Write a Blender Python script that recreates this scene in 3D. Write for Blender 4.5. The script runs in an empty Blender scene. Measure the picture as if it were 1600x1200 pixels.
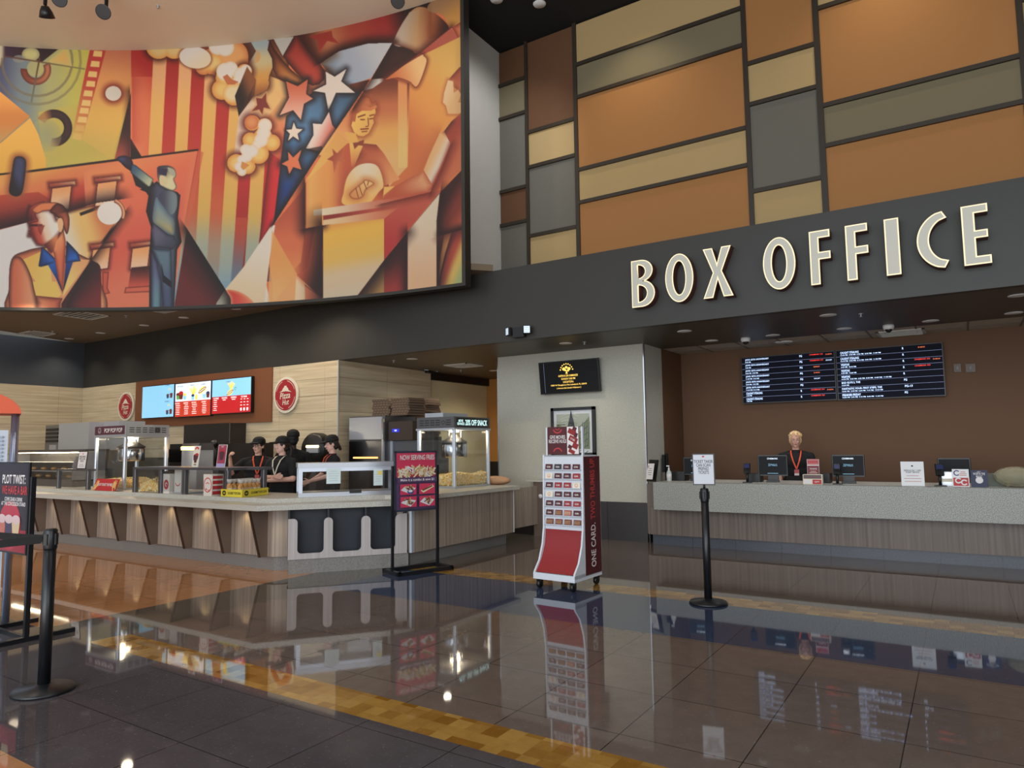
import bpy, bmesh, math, random
import numpy as np
from mathutils import Vector, Matrix, Euler
PI=math.pi; R=math.radians
random.seed(7)
SC=bpy.context.scene; COL=SC.collection
# ---------------------------------------------------------------- camera
FPX=1088.56; CH=1.5; PIT,ROL,YAW=.08903954,-.01281473,-.57304655
_f=np.array([math.sin(YAW)*math.cos(PIT),math.cos(YAW)*math.cos(PIT),math.sin(PIT)])
_r=np.array([math.cos(YAW),-math.sin(YAW),0.]);_u=np.cross(_r,_f)
CR=math.cos(ROL)*_r+math.sin(ROL)*_u;CU=-math.sin(ROL)*_r+math.cos(ROL)*_u;CF=_f;CC=np.array([0,0,CH])
cd=bpy.data.cameras.new('camera');cam=bpy.data.objects.new('camera',cd);COL.objects.link(cam)
cd.lens=36*FPX/1600;cd.sensor_width=36;cd.clip_start=.05;cd.clip_end=200
cam.matrix_world=Matrix([[CR[0],CU[0],-CF[0],0],[CR[1],CU[1],-CF[1],0],[CR[2],CU[2],-CF[2],CH],[0,0,0,1]])
SC.camera=cam
# ---------------------------------------------------------------- exposure, daylight, lamps
vs=SC.view_settings;vs.view_transform='Standard';vs.look='None';vs.gamma=1;vs.use_curve_mapping=False;vs.exposure=.18
w=bpy.data.worlds.new('sky');SC.world=w;w.use_nodes=True
bg=w.node_tree.nodes['Background'];bg.inputs[0].default_value=(.80,.90,1,1);bg.inputs[1].default_value=1.15
def area(n,loc,tgt,sx,sy,p,c):
    l=bpy.data.lights.new(n,'AREA');l.shape='RECTANGLE';l.size=sx;l.size_y=sy;l.energy=p;l.color=c
    o=bpy.data.objects.new(n,l);COL.objects.link(o);o.location=loc
    o.rotation_euler=(Vector(tgt)-Vector(loc)).to_track_quat('-Z','Y').to_euler();return o
def spot(n,loc,tgt,p,c,ang,blend=.6,rad=.05):
    l=bpy.data.lights.new(n,'SPOT');l.energy=p;l.color=c;l.spot_size=R(ang);l.spot_blend=blend;l.shadow_soft_size=rad
    o=bpy.data.objects.new(n,l);COL.objects.link(o);o.location=loc
    o.rotation_euler=(Vector(tgt)-Vector(loc)).to_track_quat('-Z','Y').to_euler();return o
area('daylight_glass_facade',(1,-7,3.8),(-4,8,4.6),14,7,820,(.86,.93,1))
area('daylight_side_windows',(4.85,1.5,3.6),(-5,5,3.6),7,5,330,(.88,.95,1))
area('ceiling_fill_light',(-4,-8,.6),(-7,2,8.6),13,3,330,(1,.96,.88))  # added upward fill that brightens the beige ceiling
# added fill spots under the high ceiling, raising the lobby's ambient light
for x,y in ((-12,-1),(-8,1),(-4,3),(-10,-3),(-6,-1),(-1,4),(2,1)): spot('lobby_fill_spot',(x,y,8.6),(x,y+1,0),120,(1,.92,.82),110,.9,.12)
# recessed lamps of the concession ceiling, taken together
for x,y in ((-17,7),(-15,6.2),(-13,7.2),(-11,7.6),(-9.6,8.1),(-13.2,5.2)): spot('concession_ceiling_lamp',(x,y,4.14),(x,y-.1,0),84,(1,.82,.60),150,1.,.09)
for x,y in ((-8.2,10.4),(-8.2,12.4)): spot('corridor_lamp',(x,y,3.04),(x,y,0),85,(1,.9,.72),150,1.,.07)
for x in (-3.2,-1.6,0,1.6,3.2): spot('box_office_ceiling_lamp',(x,10.9,3.04),(x,11.0,0),11,(1,.92,.82),140,1.,.07)
# track lamps washing the mural and the panel wall
for x,y in ((-12,2.2),(-9.5,4.2),(-7,5.2)): spot('mural_track_light',(x,y,8.5),(x*1.12-.6,y+4.5,5.4),120,(1,.88,.72),95,.9,.1)
for x in (-4.1,-.5,2.7): spot('wall_washer',(x,9.3,8.6),(x,10.22,5.6),72,(1,.80,.50),100,1.,.12)
spot('white_wall_fill_spot',(-4.4,8.2,8.5),(-6.85,9.7,6.4),230,(.96,.97,1),70,.8,.1)  # added fill spot to brighten the white return wall
# ---------------------------------------------------------------- pixel measurement helpers (a ray of the photograph met with a plane of the building)
def ray(x,y): return CF+(x-800)/FPX*CR-(y-600)/FPX*CU
def PZ(x,y,z=0.):
    d=ray(x,y);return Vector(CC+d*((z-CH)/d[2]))
def PY(x,y,Y):
    d=ray(x,y);return Vector(CC+d*(Y/d[1]))
def PX(x,y,X):
    d=ray(x,y);return Vector(CC+d*(X/d[0]))
def PP(x,y,p,n):
    d=ray(x,y);n=np.array(n,float);return Vector(CC+d*(((np.array(p)-CC)@n)/(d@n)))
def proj(P):
    v=P-CC;return 800+FPX*(v@CR)/(v@CF),600-FPX*(v@CU)/(v@CF)
# ---------------------------------------------------------------- materials
def lin(c):
    return tuple((v/255/12.92 if v/255<=.04045 else ((v/255+.055)/1.055)**2.4) for v in c)
MATS={}
def mat(n,c,rough=.6,metal=0.,emit=0.,coat=0.,bump=None,alpha=None,spec=.5,mix=None,trans=0.):
    """c is an sRGB triple; mix=(colour2, scale(x,y,z), detail, contrast) adds procedural variation; bump=(scale,strength)"""
    if n in MATS:return MATS[n]
    m=bpy.data.materials.new(n);m.use_nodes=True;nt=m.node_tree;b=nt.nodes['Principled BSDF']
    L4=(*lin(c),1);b.inputs['Base Color'].default_value=L4;b.inputs['Roughness'].default_value=rough
    b.inputs['Metallic'].default_value=metal;b.inputs['Specular IOR Level'].default_value=spec
    if coat:b.inputs['Coat Weight'].default_value=coat;b.inputs['Coat Roughness'].default_value=.04
    if emit:b.inputs['Emission Color'].default_value=L4;b.inputs['Emission Strength'].default_value=emit
    if trans:b.inputs['Transmission Weight'].default_value=trans
    if alpha is not None:b.inputs['Alpha'].default_value=alpha
    if mix or bump:
        tc=nt.nodes.new('ShaderNodeTexCoord')
    if mix:
        mp=nt.nodes.new('ShaderNodeMapping');mp.inputs['Scale'].default_value=mix[1]
        nt.links.new(tc.outputs['Object'],mp.inputs['Vector'])
        no=nt.nodes.new('ShaderNodeTexNoise');no.inputs['Scale'].default_value=1;no.inputs['Detail'].default_value=mix[2]
        nt.links.new(mp.outputs[0],no.inputs['Vector'])
        cr=nt.nodes.new('ShaderNodeValToRGB');k=mix[3]
        cr.color_ramp.elements[0].position=.5-k;cr.color_ramp.elements[1].position=.5+k
        cr.color_ramp.elements[0].color=L4;cr.color_ramp.elements[1].color=(*lin(mix[0]),1)
        nt.links.new(no.outputs[0],cr.inputs[0]);nt.links.new(cr.outputs[0],b.inputs['Base Color'])
    if bump:
        n2=nt.nodes.new('ShaderNodeTexNoise');n2.inputs['Scale'].default_value=bump[0];n2.inputs['Detail'].default_value=3
        nt.links.new(tc.outputs['Object'],n2.inputs['Vector'])
        bp=nt.nodes.new('ShaderNodeBump');bp.inputs['Strength'].default_value=bump[1];bp.inputs['Distance'].default_value=.02
        nt.links.new(n2.outputs[0],bp.inputs['Height']);nt.links.new(bp.outputs[0],b.inputs['Normal'])
    MATS[n]=m;return m
def glass(n='clear_glass',tint=(248,250,251),al=.12):
    if n in MATS:return MATS[n]
    m=bpy.data.materials.new(n);m.use_nodes=True;nt=m.node_tree
    for k in list(nt.nodes):nt.nodes.remove(k)
    o=nt.nodes.new('ShaderNodeOutputMaterial');t=nt.nodes.new('ShaderNodeBsdfTransparent');g=nt.nodes.new('ShaderNodeBsdfGlossy')
    t.inputs[0].default_value=(*lin(tint),1);g.inputs['Roughness'].default_value=.03
    lw=nt.nodes.new('ShaderNodeLayerWeight');lw.inputs[0].default_value=.5
    pw=nt.nodes.new('ShaderNodeMath');pw.operation='POWER';pw.inputs[1].default_value=3.;nt.links.new(lw.outputs['Facing'],pw.inputs[0])
    ml=nt.nodes.new('ShaderNodeMath');ml.operation='MULTIPLY_ADD';ml.inputs[1].default_value=.45;ml.inputs[2].default_value=.035;nt.links.new(pw.outputs[0],ml.inputs[0])
    mx=nt.nodes.new('ShaderNodeMixShader');nt.links.new(ml.outputs[0],mx.inputs[0]);nt.links.new(t.outputs[0],mx.inputs[1]);nt.links.new(g.outputs[0],mx.inputs[2])
    nt.links.new(mx.outputs[0],o.inputs[0]);MATS[n]=m;return m
# ---------------------------------------------------------------- mesh building
class MB:
    def __init__(s): s.v=[];s.f=[];s.m=[];s.mats=[];s.sm=[];s.M=None
    def mi(s,m):
        if m not in s.mats:s.mats.append(m)
        return s.mats.index(m)
    def add(s,vs,fs,m,smooth=False,M=None):
        o=len(s.v);M=M or s.M
        s.v+=[tuple(M@Vector(p)) if M else tuple(p) for p in vs]
        k=s.mi(m)
        for f in fs:s.f.append([i+o for i in f]);s.m.append(k);s.sm.append(smooth)
        return s
    def box(s,x0,x1,y0,y1,z0,z1,m,M=None,bev=0):
        if bev:
            pts=[];b=min(bev,(x1-x0)/2.01,(y1-y0)/2.01)
            poly=[(x0+b,y0),(x1-b,y0),(x1,y0+b),(x1,y1-b),(x1-b,y1),(x0+b,y1),(x0,y1-b),(x0,y0+b)]
            return s.prism(poly,z0,z1,m,M)
        vs=[(x,y,z) for z in (z0,z1) for y in (y0,y1) for x in (x0,x1)]
        return s.add(vs,[(0,2,3,1),(4,5,7,6),(0,1,5,4),(2,6,7,3),(0,4,6,2),(1,3,7,5)],m,False,M)
    def prism(s,poly,z0,z1,m,M=None,smooth=False):
        a=sum(poly[i][0]*poly[(i+1)%len(poly)][1]-poly[(i+1)%len(poly)][0]*poly[i][1] for i in range(len(poly)))
        if a<0:poly=poly[::-1]
        n=len(poly);vs=[(x,y,z0) for x,y in poly]+[(x,y,z1) for x,y in poly]
        s.add(vs,[tuple(range(n-1,-1,-1)),tuple(range(n,2*n))],m,False,M)
        return s.add(vs,[(i,(i+1)%n,n+(i+1)%n,n+i) for i in range(n)],m,smooth,M)
    def prismy(s,poly,y0,y1,m,M=None,smooth=False):
        """poly in (x,z), extruded along y"""
        Q=Matrix(((1,0,0,0),(0,0,1,0),(0,1,0,0),(0,0,0,1)));M=M or s.M
        s2=MB();s2.prism(poly,y0,y1,m,None,smooth)
        return s.add([(x,z,y) for x,y,z in s2.v],[f[::-1] for f in s2.f],m,smooth,M)
    def prismx(s,poly,x0,x1,m,M=None,smooth=False):
        """poly in (y,z), extruded along x"""
        s2=MB();s2.prism(poly,x0,x1,m,None,smooth);M=M or s.M
        return s.add([(z,x,y) for x,y,z in s2.v],s2.f,m,smooth,M)
    def lathe(s,prof,m,M=None,n=24,smooth=True,c=(0,0,0)):
        vs=[];fs=[];k=len(prof)
        for i in range(n):
            a=2*PI*i/n
            vs+=[(c[0]+r*math.cos(a),c[1]+r*math.sin(a),c[2]+z) for r,z in prof]
        for i in range(n):
            for j in range(k-1):
                a=i*k+j;b=((i+1)%n)*k+j;fs.append((a,b,b+1,a+1))
        if prof[0][0]>1e-6:fs.append(tuple(i*k for i in range(n))[::-1])
        if prof[-1][0]>1e-6:fs.append(tuple(i*k+k-1 for i in range(n)))
        return s.add(vs,fs,m,smooth,M)
    def tube(s,pts,r,m,n=10,M=None,smooth=True):
        pts=[Vector(p) for p in pts];rs=r if isinstance(r,(list,tuple)) else [r]*len(pts)
        vs=[];fs=[];up=Vector((0,0,1))
        for i,p in enumerate(pts):
            t=(pts[min(i+1,len(pts)-1)]-pts[max(i-1,0)]).normalized()
            a=t.cross(up)
            if a.length<.05:a=t.cross(Vector((0,1,0)))
            a.normalize();b=a.cross(t)
            for k in range(n):
                q=2*PI*k/n;vs.append(tuple(p+(a*math.cos(q)+b*math.sin(q))*rs[i]))
        for i in range(len(pts)-1):
            for k in range(n):
                a=i*n+k;b=i*n+(k+1)%n;fs.append((a,a+n,b+n,b))
        fs.append(tuple(range(n)));fs.append(tuple(range(len(vs)-1,len(vs)-n-1,-1)))
        return s.add(vs,fs,m,smooth,M)
    def ball(s,c,rx,ry,rz,m,nu=14,nv=9,M=None):
        vs=[(c[0],c[1],c[2]-rz)];fs=[]
        for j in range(1,nv):
            t=PI*j/nv
            for i in range(nu):
                q=2*PI*i/nu;vs.append((c[0]+rx*math.sin(t)*math.cos(q),c[1]+ry*math.sin(t)*math.sin(q),c[2]-rz*math.cos(t)))
        vs.append((c[0],c[1],c[2]+rz));e=len(vs)-1
        for i in range(nu):
            fs.append((0,1+(i+1)%nu,1+i))
            for j in range(nv-2):
                a=1+j*nu;fs.append((a+i,a+(i+1)%nu,a+nu+(i+1)%nu,a+nu+i))
            fs.append((e,e-nu+i,e-nu+(i+1)%nu))
        return s.add(vs,fs,m,True,M)
    def quad(s,a,b,c,d,m,M=None): return s.add([a,b,c,d],[(0,1,2,3)],m,False,M)
    def build(s,name,parent=None,M=None):
        me=bpy.data.meshes.new(name);me.from_pydata(s.v,[],s.f)
        for m in s.mats:me.materials.append(m)
        me.polygons.foreach_set('material_index',s.m);me.polygons.foreach_set('use_smooth',s.sm);me.update()
        o=bpy.data.objects.new(name,me);COL.objects.link(o)
        if parent:o.parent=parent
        if M is not None:o.matrix_local=M
        return o
_TXT={}
def textgeo(t,bold=.02):
    if (t,bold) in _TXT:return _TXT[(t,bold)]
    c=bpy.data.curves.new('t','FONT');c.body=t;c.offset=bold;c.resolution_u=3;c.space_line=.85
    c.align_x='CENTER'
    o=bpy.data.objects.new('t',c);COL.objects.link(o);bpy.context.view_layer.update()
    me=bpy.data.meshes.new_from_object(o.evaluated_get(bpy.context.evaluated_depsgraph_get()))
    vs=[tuple(v.co) for v in me.vertices];fs=[tuple(p.vertices) for p in me.polygons]
    bpy.data.objects.remove(o);bpy.data.curves.remove(c);bpy.data.meshes.remove(me)
    xs=[v[0] for v in vs];ys=[v[1] for v in vs];x0,x1,y0,y1=min(xs),max(xs),min(ys),max(ys)
    _TXT[(t,bold)]=([((v[0]-x0)/(x1-x0+1e-9)-.5,(v[1]-y0)/(y1-y0+1e-9)-.5) for v in vs],fs,(x1-x0)/(y1-y0+1e-9))
    return _TXT[(t,bold)]
class Panel(MB):
    """a flat thing: local x right, local z up, printed side faces -y; later prints lie a hair in front"""
    def __init__(s,w,h,t,m,edge=None,M=None):
        super().__init__();s.M=M;s.k=0;s.w=w;s.h=h
        s.box(-w/2,w/2,0,t,-h/2,h/2,m)
    def _y(s): s.k+=1;return -.0006-.0004*s.k
    def rect(s,x,z,w,h,m,rot=0): 
        y=s._y();c,q=math.cos(rot),math.sin(rot)
        P=[(x+a*c-b*q,y,z+a*q+b*c) for a,b in ((-w/2,-h/2),(w/2,-h/2),(w/2,h/2),(-w/2,h/2))]
        s.add(P,[(0,1,2,3)],m)
    def poly(s,P,m):
        y=s._y();a=sum(P[i][0]*P[(i+1)%len(P)][1]-P[(i+1)%len(P)][0]*P[i][1] for i in range(len(P)))
        if a<0:P=P[::-1]
        s.add([(x,y,z) for x,z in P],[tuple(range(len(P)))],m)
    def disc(s,x,z,rx,rz,m,n=28): s.poly([(x+rx*math.cos(2*PI*k/n),z+rz*math.sin(2*PI*k/n)) for k in range(n)],m)
    def ring(s,x,z,r0,r1,m,a0=0,a1=360,n=28,sy=1.):
        y=s._y();A=[R(a0+(a1-a0)*k/n) for k in range(n+1)]
        vs=[(x+r1*math.cos(q),y,z+r1*sy*math.sin(q)) for q in A]+[(x+r0*math.cos(q),y,z+r0*sy*math.sin(q)) for q in A]
        s.add(vs,[(i,i+1,n+2+i,n+1+i) if r1<r0 else (i,n+1+i,n+2+i,i+1) for i in range(n)],m)
    def text(s,t,x,z,w,h,m,bold=.02,rot=0,skew=0):
        vs,fs,ar=textgeo(t,min(bold,.016));y=s._y();c,q=math.cos(rot),math.sin(rot)
        if w is None:w=ar*h
        s.add([(x+(a*w+skew*b*h)*c-b*h*q,y,z+(a*w+skew*b*h)*q+b*h*c) for a,b in vs],fs,m)
    def smile(s,x,z,r,m,th=.12,face=True):
        s.ring(x,z,r*(1-th),r,m)
        s.ring(x,z+r*.05,r*.5,r*.62,m,200,340,12)
        for q in (-.28,.28): s.disc(x+q*r,z+r*.28,r*.09,r*.09,m,8)
def thing(name,label,cat,loc=(0,0,0),rz=0,group=None):
    o=bpy.data.objects.new(name,None);COL.objects.link(o);o.empty_display_size=.1
    o.location=loc;o.rotation_euler=(0,0,rz);o['label']=label;o['category']=cat
    if group:o['group']=group
    return o
def tag(o,label,cat,group=None,kind=None):
    o['label']=label;o['category']=cat
    if group:o['group']=group
    if kind:o['kind']=kind
    return o
def struct(o): o['kind']='structure';return o
def lab(o,l): o['label']=l;return o
def copy_tree(o,parent=None):
    c=o.copy();COL.objects.link(c)
    if parent is not None:c.parent=parent
    for k in list(o.children):copy_tree(k,c)
    return c
def RZ(a): return Matrix.Rotation(a,4,'Z')
def T(x,y,z): return Matrix.Translation((x,y,z))
# ---------------------------------------------------------------- the building
HB,HT=3.09,4.22      # header bottom / top
YH,YP=8.8,10.3       # header face / pillar and panel wall
XP0,XP1=-6.95,-4.17  # pillar
ACX,ACY,AR=-5.187,-4.523,12.944   # plan circle of the curved mural wall
def floor_mat():
    m=bpy.data.materials.new('polished_stone_tile');m.use_nodes=True;nt=m.node_tree;N=nt.nodes;Lk=nt.links;b=N['Principled BSDF']
    tc=N.new('ShaderNodeTexCoord');sx=N.new('ShaderNodeSeparateXYZ');Lk.new(tc.outputs['Object'],sx.inputs[0])
    X,Y=sx.outputs[0],sx.outputs[1]
    def mth(op,a,b_=None,c=None):
        n=N.new('ShaderNodeMath');n.operation=op
        for i,v in enumerate((a,b_,c)):
            if v is None:continue
            if isinstance(v,(int,float)):n.inputs[i].default_value=v
            else:Lk.new(v,n.inputs[i])
        return n.outputs[0]
    def col(c): n=N.new('ShaderNodeRGB');n.outputs[0].default_value=(*lin(c),1);return n.outputs[0]
    def mix(f,a,b_):
        n=N.new('ShaderNodeMix');n.data_type='RGBA'
        if isinstance(f,(int,float)):n.inputs[0].default_value=f
        else:Lk.new(f,n.inputs[0])
        Lk.new(a,n.inputs[6]);Lk.new(b_,n.inputs[7]);return n.outputs[2]
    def rng(v,a,b_): return mth('MULTIPLY',mth('GREATER_THAN',v,a),mth('LESS_THAN',v,b_))
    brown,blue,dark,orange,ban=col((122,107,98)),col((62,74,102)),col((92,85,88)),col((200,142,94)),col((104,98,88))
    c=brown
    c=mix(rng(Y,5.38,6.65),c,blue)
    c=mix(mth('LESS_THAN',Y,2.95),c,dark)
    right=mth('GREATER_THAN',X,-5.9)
    # yellow mosaic stripes: small tiles with their own tint
    def cell(v,p): return mth('FLOOR',mth('DIVIDE',mth('ADD',v,63),p))
    wy=N.new('ShaderNodeTexWhiteNoise');cy=N.new('ShaderNodeCombineXYZ');Lk.new(cell(X,.107),cy.inputs[0]);Lk.new(cell(Y,.0985),cy.inputs[1]);Lk.new(cy.outputs[0],wy.inputs['Vector'])
    sv=N.new('ShaderNodeMath');sv.operation='MULTIPLY';sv.inputs[1].default_value=1.;Lk.new(wy.outputs['Value'],sv.inputs[0])
    nz=N.new('ShaderNodeTexNoise');nz.inputs['Scale'].default_value=22;nz.inputs['Detail'].default_value=5;Lk.new(tc.outputs['Object'],nz.inputs['Vector'])
    yel=mix(sv.outputs[0],col((150,100,30)),col((208,164,84)))
    yel=mix(mth('MULTIPLY',nz.outputs[0],.45),yel,col((140,92,30)))
    st=mth('ADD',rng(Y,2.93,3.23),rng(Y,6.65,7.0))
    c=mix(st,c,yel)
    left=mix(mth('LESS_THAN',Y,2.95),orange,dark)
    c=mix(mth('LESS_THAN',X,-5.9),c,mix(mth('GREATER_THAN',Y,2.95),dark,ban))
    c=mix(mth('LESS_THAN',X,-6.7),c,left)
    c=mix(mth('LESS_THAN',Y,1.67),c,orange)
    # joints of the 0.63 m tiles
    def joint(v,p,o,wd): 
        f=mth('FRACT',mth('DIVIDE',mth('ADD',v,o),p));return mth('ADD',mth('LESS_THAN',f,wd/p),0)
    j=mth('MAXIMUM',joint(X,.63,.97+63,.006),joint(Y,.63,.95+63,.006))
    # per tile tint
    fx=mth('FLOOR',mth('DIVIDE',mth('ADD',X,.97+63),.63));fy=mth('FLOOR',mth('DIVIDE',mth('ADD',Y,.95+63),.63))
    wn=N.new('ShaderNodeTexWhiteNoise');cb=N.new('ShaderNodeCombineXYZ');Lk.new(fx,cb.inputs[0]);Lk.new(fy,cb.inputs[1]);Lk.new(cb.outputs[0],wn.inputs['Vector'])
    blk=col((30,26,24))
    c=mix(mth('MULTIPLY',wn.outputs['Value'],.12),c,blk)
    n1=N.new('ShaderNodeTexNoise');n1.inputs['Scale'].default_value=60;n1.inputs['Detail'].default_value=8;Lk.new(tc.outputs['Object'],n1.inputs['Vector'])
    sp=N.new('ShaderNodeValToRGB');sp.color_ramp.elements[0].position=.62;sp.color_ramp.elements[1].position=.74;Lk.new(n1.outputs[0],sp.inputs[0])
    c=mix(mth('MULTIPLY',sp.outputs[0],.30),c,col((190,180,165)))
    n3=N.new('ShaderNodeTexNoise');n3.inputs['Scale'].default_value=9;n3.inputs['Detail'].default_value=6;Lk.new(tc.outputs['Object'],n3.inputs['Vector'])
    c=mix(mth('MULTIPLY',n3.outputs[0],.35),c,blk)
    c=mix(mth('MULTIPLY',j,mth('SUBTRACT',.85,mth('MULTIPLY',st,.85))),c,blk)
    Lk.new(c,b.inputs['Base Color'])
    n4=N.new('ShaderNodeTexNoise');n4.inputs['Scale'].default_value=1.3;n4.inputs['Detail'].default_value=3;Lk.new(tc.outputs['Object'],n4.inputs['Vector'])
    rr=N.new('ShaderNodeMapRange');rr.inputs[3].default_value=.02;rr.inputs[4].default_value=.05;Lk.new(n4.outputs[0],rr.inputs[0]);Lk.new(rr.outputs[0],b.inputs['Roughness'])
    b.inputs['Specular IOR Level'].default_value=.5;b.inputs['IOR'].default_value=1.5
    return m
STUCCO=mat('stucco',(196,194,180),.85,bump=(90,.5),mix=((178,176,164),(40,40,40),4,.3))
STUCCO2=mat('white_stucco',(196,192,184),.85,bump=(90,.5))
HEAD=mat('charcoal_paint',(50,48,44),.5)
SOFF=mat('charcoal_soffit',(74,68,60),.45)
BLK=mat('black_ceiling_paint',(20,19,18),.9)
BEIGE=mat('beige_ceiling',(226,214,192),.9)
TAUPE=mat('taupe_ceiling',(120,104,84),.85)
TILEW=mat('travertine_tile',(206,192,164),.6,mix=((176,158,128),(.9,.9,22),5,.22))
BROWN=mat('brown_paint',(104,72,48),.7);BROWN2=mat('rust_brown_board',(120,72,42),.7)
STEEL=mat('brushed_steel',(190,194,202),.32,.6);STEELD=mat('dark_steel',(104,102,104),.35,.7);CHROME=mat('chrome',(220,222,226),.12,1.)
BLACK=mat('black_plastic',(18,18,19),.4);BLACKM=mat('black_powder_coat',(20,22,26),.35);WHITE=mat('white_plastic',(232,232,232),.45)
RED=mat('red_print',(186,44,48),.5);CREAM=mat('cream_print',(232,222,200),.6);GRAYP=mat('gray_plastic',(120,120,124),.5)
LAMP=mat('lamp_lens',(255,236,200),.5,emit=14.);LAMPC=mat('lamp_lens_cool',(245,246,240),.5,emit=9.)
GL=glass()
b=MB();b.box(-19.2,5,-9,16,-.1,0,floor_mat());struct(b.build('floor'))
def wl(n,*a,m): b=MB();b.box(*a,m);return struct(b.build(n))
# header and soffits
b=MB();b.box(-18.6,5,YH,YH+.12,HB,HT,HEAD);b.box(-18.6,5,YH+.12,YP+.2,HT-.12,HT,HEAD);struct(b.build('wall_header'))
b=MB();b.box(-9.6,XP1,YH+.12,13.8,HB,HB+.1,SOFF);b.box(XP1,5,YH+.12,11.1,HB,HB+.1,SOFF);struct(b.build('ceiling_soffit'))
b=MB();b.box(-18.62,-18.5,2,YH,HB,HT,mat('slate_paint',(66,70,76),.55));struct(b.build('wall_header_left'))
# travertine walls: large format tiles with thin joints
def tiles(b,u0,u1,z0,z1,fn,tw=1.25,th=.31,off=0.):
    z=z1;k=0
    while z>z0+.01:
        zb=max(z0,z-th);u=u0
        while u<u1-.01:
            e=min(u1,u+tw);fn(b,u+.002,e-.002,zb+.0025,z-.0025);u=e
        z=zb;k+=1
GROUT=mat('grout',(120,108,88),.9)
b=MB();b.box(-18.6,-9.42,YH+.012,YH+.12,0,HB,GROUT)
tiles(b,-18.5,-9.4,0,HB,lambda b,u,e,z,q:b.box(u,e,YH,YH+.012,z,q,TILEW));struct(b.build('wall_menu'))
b=MB();b.box(-9.52,-9.412,YH+.013,11.4,0,HB,GROUT)
tiles(b,YH+.012,11.4,0,HB,lambda b,u,e,z,q:b.box(-9.412,-9.4,u,e,z,q,TILEW));struct(b.build('wall_menu_return'))
b=MB();b.box(-18.62,-18.51,2,YH,0,HB,GROUT);tiles(b,2,YH,0,HB,lambda b,u,e,z,q:b.box(-18.51,-18.5,u,e,z,q,TILEW));struct(b.build('wall_left'))
b=MB();b.box(-9.412,-9.388,YH-.012,YH+.012,0,HB,mat('pale_corner_trim',(176,176,170),.5));struct(b.build('trim_1'))
b=MB();b.box(-16.02,-11.2,YH-.03,YH-.001,2.03,HB,BROWN2);struct(b.build('wall_menu_board'))
b=MB();b.box(-18.4,-9.45,YH-.02,YH-.001,0,1.35,mat('stainless_backsplash',(120,118,112),.35,.8));struct(b.build('trim_2'))
# cream and orange walls of the corridor
xc=PX(728,595,-9.55)[1]
b=MB();b.box(-9.6,-9.5,11.4,13.6,0,2.93,mat('cream_paint',(214,204,164),.7));b.box(-9.6,-9.42,11.4,13.6,2.93,HB,BLACK);struct(b.build('wall_corridor_left'))
b=MB();b.box(-9.6,-5.0,13.6,13.7,1.15,HB,mat('ochre_paint',(176,120,56),.7));b.box(-9.6,-5,13.57,13.7,0,1.15,BLACK);struct(b.build('wall_corridor_back'))
# pillar
b=MB();b.box(XP0,XP1,YP,11.08,.6,HB,STUCCO);struct(b.build('wall_pillar'))
b=MB();g=mat('dark_wainscot',(46,42,42),.35,spec=.6)
for k in range(4):
    x0=XP0-.02+k*(2.84/4);b.box(x0+.002,x0+2.84/4-.002,YP-.035,YP,0,.6,g)
b.box(XP0-.02,XP0,YP,11.1,0,.6,g);b.box(XP1,XP1+.02,YP-.035,11.1,0,.6,g);struct(b.build('baseboard_pillar'))
b=MB();b.box(XP1-.012,XP1+.006,YP-.008,YP+.03,.6,HB,CHROME);b.box(XP0-.006,XP0+.012,YP-.008,YP+.03,.6,HB,CHROME);struct(b.build('trim_3'))
# box office back wall, tiled drop ceiling
wl('wall_box_office',XP1-.9,5,12.05,12.15,0,HB+.3,m=BROWN)
wl('wall_box_office_left',XP1-.2,XP1,11.1,12.05,0,HB+.02,m=BROWN)
b=MB();DC=mat('acoustic_tile',(176,164,148),.9,bump=(60,.4));DG=mat('ceiling_grid',(110,104,96),.6)
x=-4.2
while x<5:
    b.box(x+.012,min(5,x+.62)-.012,11.1,12.05,HB+.006,HB+.03,DC);b.box(x-.012,x+.012,11.1,12.05,HB,HB+.03,DG);x+=.62
b.box(-4.2,5,11.58,11.6,HB,HB+.03,DG)
b.box(-4.2,5,11.1,12.05,HB+.03,HB+.06,DG);struct(b.build('ceiling_box_office'))
# upper walls and ceilings
wl('wall_upper_left',-6.99,-6.85,8.9,YP+.03,HT,8.8,m=STUCCO2)
wl('wall_upper_back',-6.99,5,YP+.03,YP+.15,HT,8.9,m=BLACK)
wl('ceiling_black',-6.34,5,-4,YP+.15,8.8,8.9,m=BLK);wl('ceiling_black_side',-7.2,-6.34,8.5,YP+.15,8.8,8.9,m=BLK)
def arcpts(r,a0,a1,n): return [(ACX+r*math.cos(R(a0+(a1-a0)*k/n)),ACY+r*math.sin(R(a0+(a1-a0)*k/n))) for k in range(n+1)]
b=MB();b.prism(arcpts(AR+.1,94.6,150,40)+[(-18.6,-4),(-6.35,-4)],8.69,8.8,BEIGE);struct(b.build('ceiling_beige'))
b=MB();b.prism(arcpts(AR+.05,95,150,40)+[(-18.6,YH),(-6.0,YH)],HT,HT+.1,TAUPE);struct(b.build('ceiling_concession'))
wl('wall_room_right',5,5.1,-9,16,0,8.9,m=mat('lobby_side_paint',(150,140,126),.8))
wl('wall_room_left',-19.2,-19.1,-9,9,0,8.9,m=MATS['lobby_side_paint'])
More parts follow.
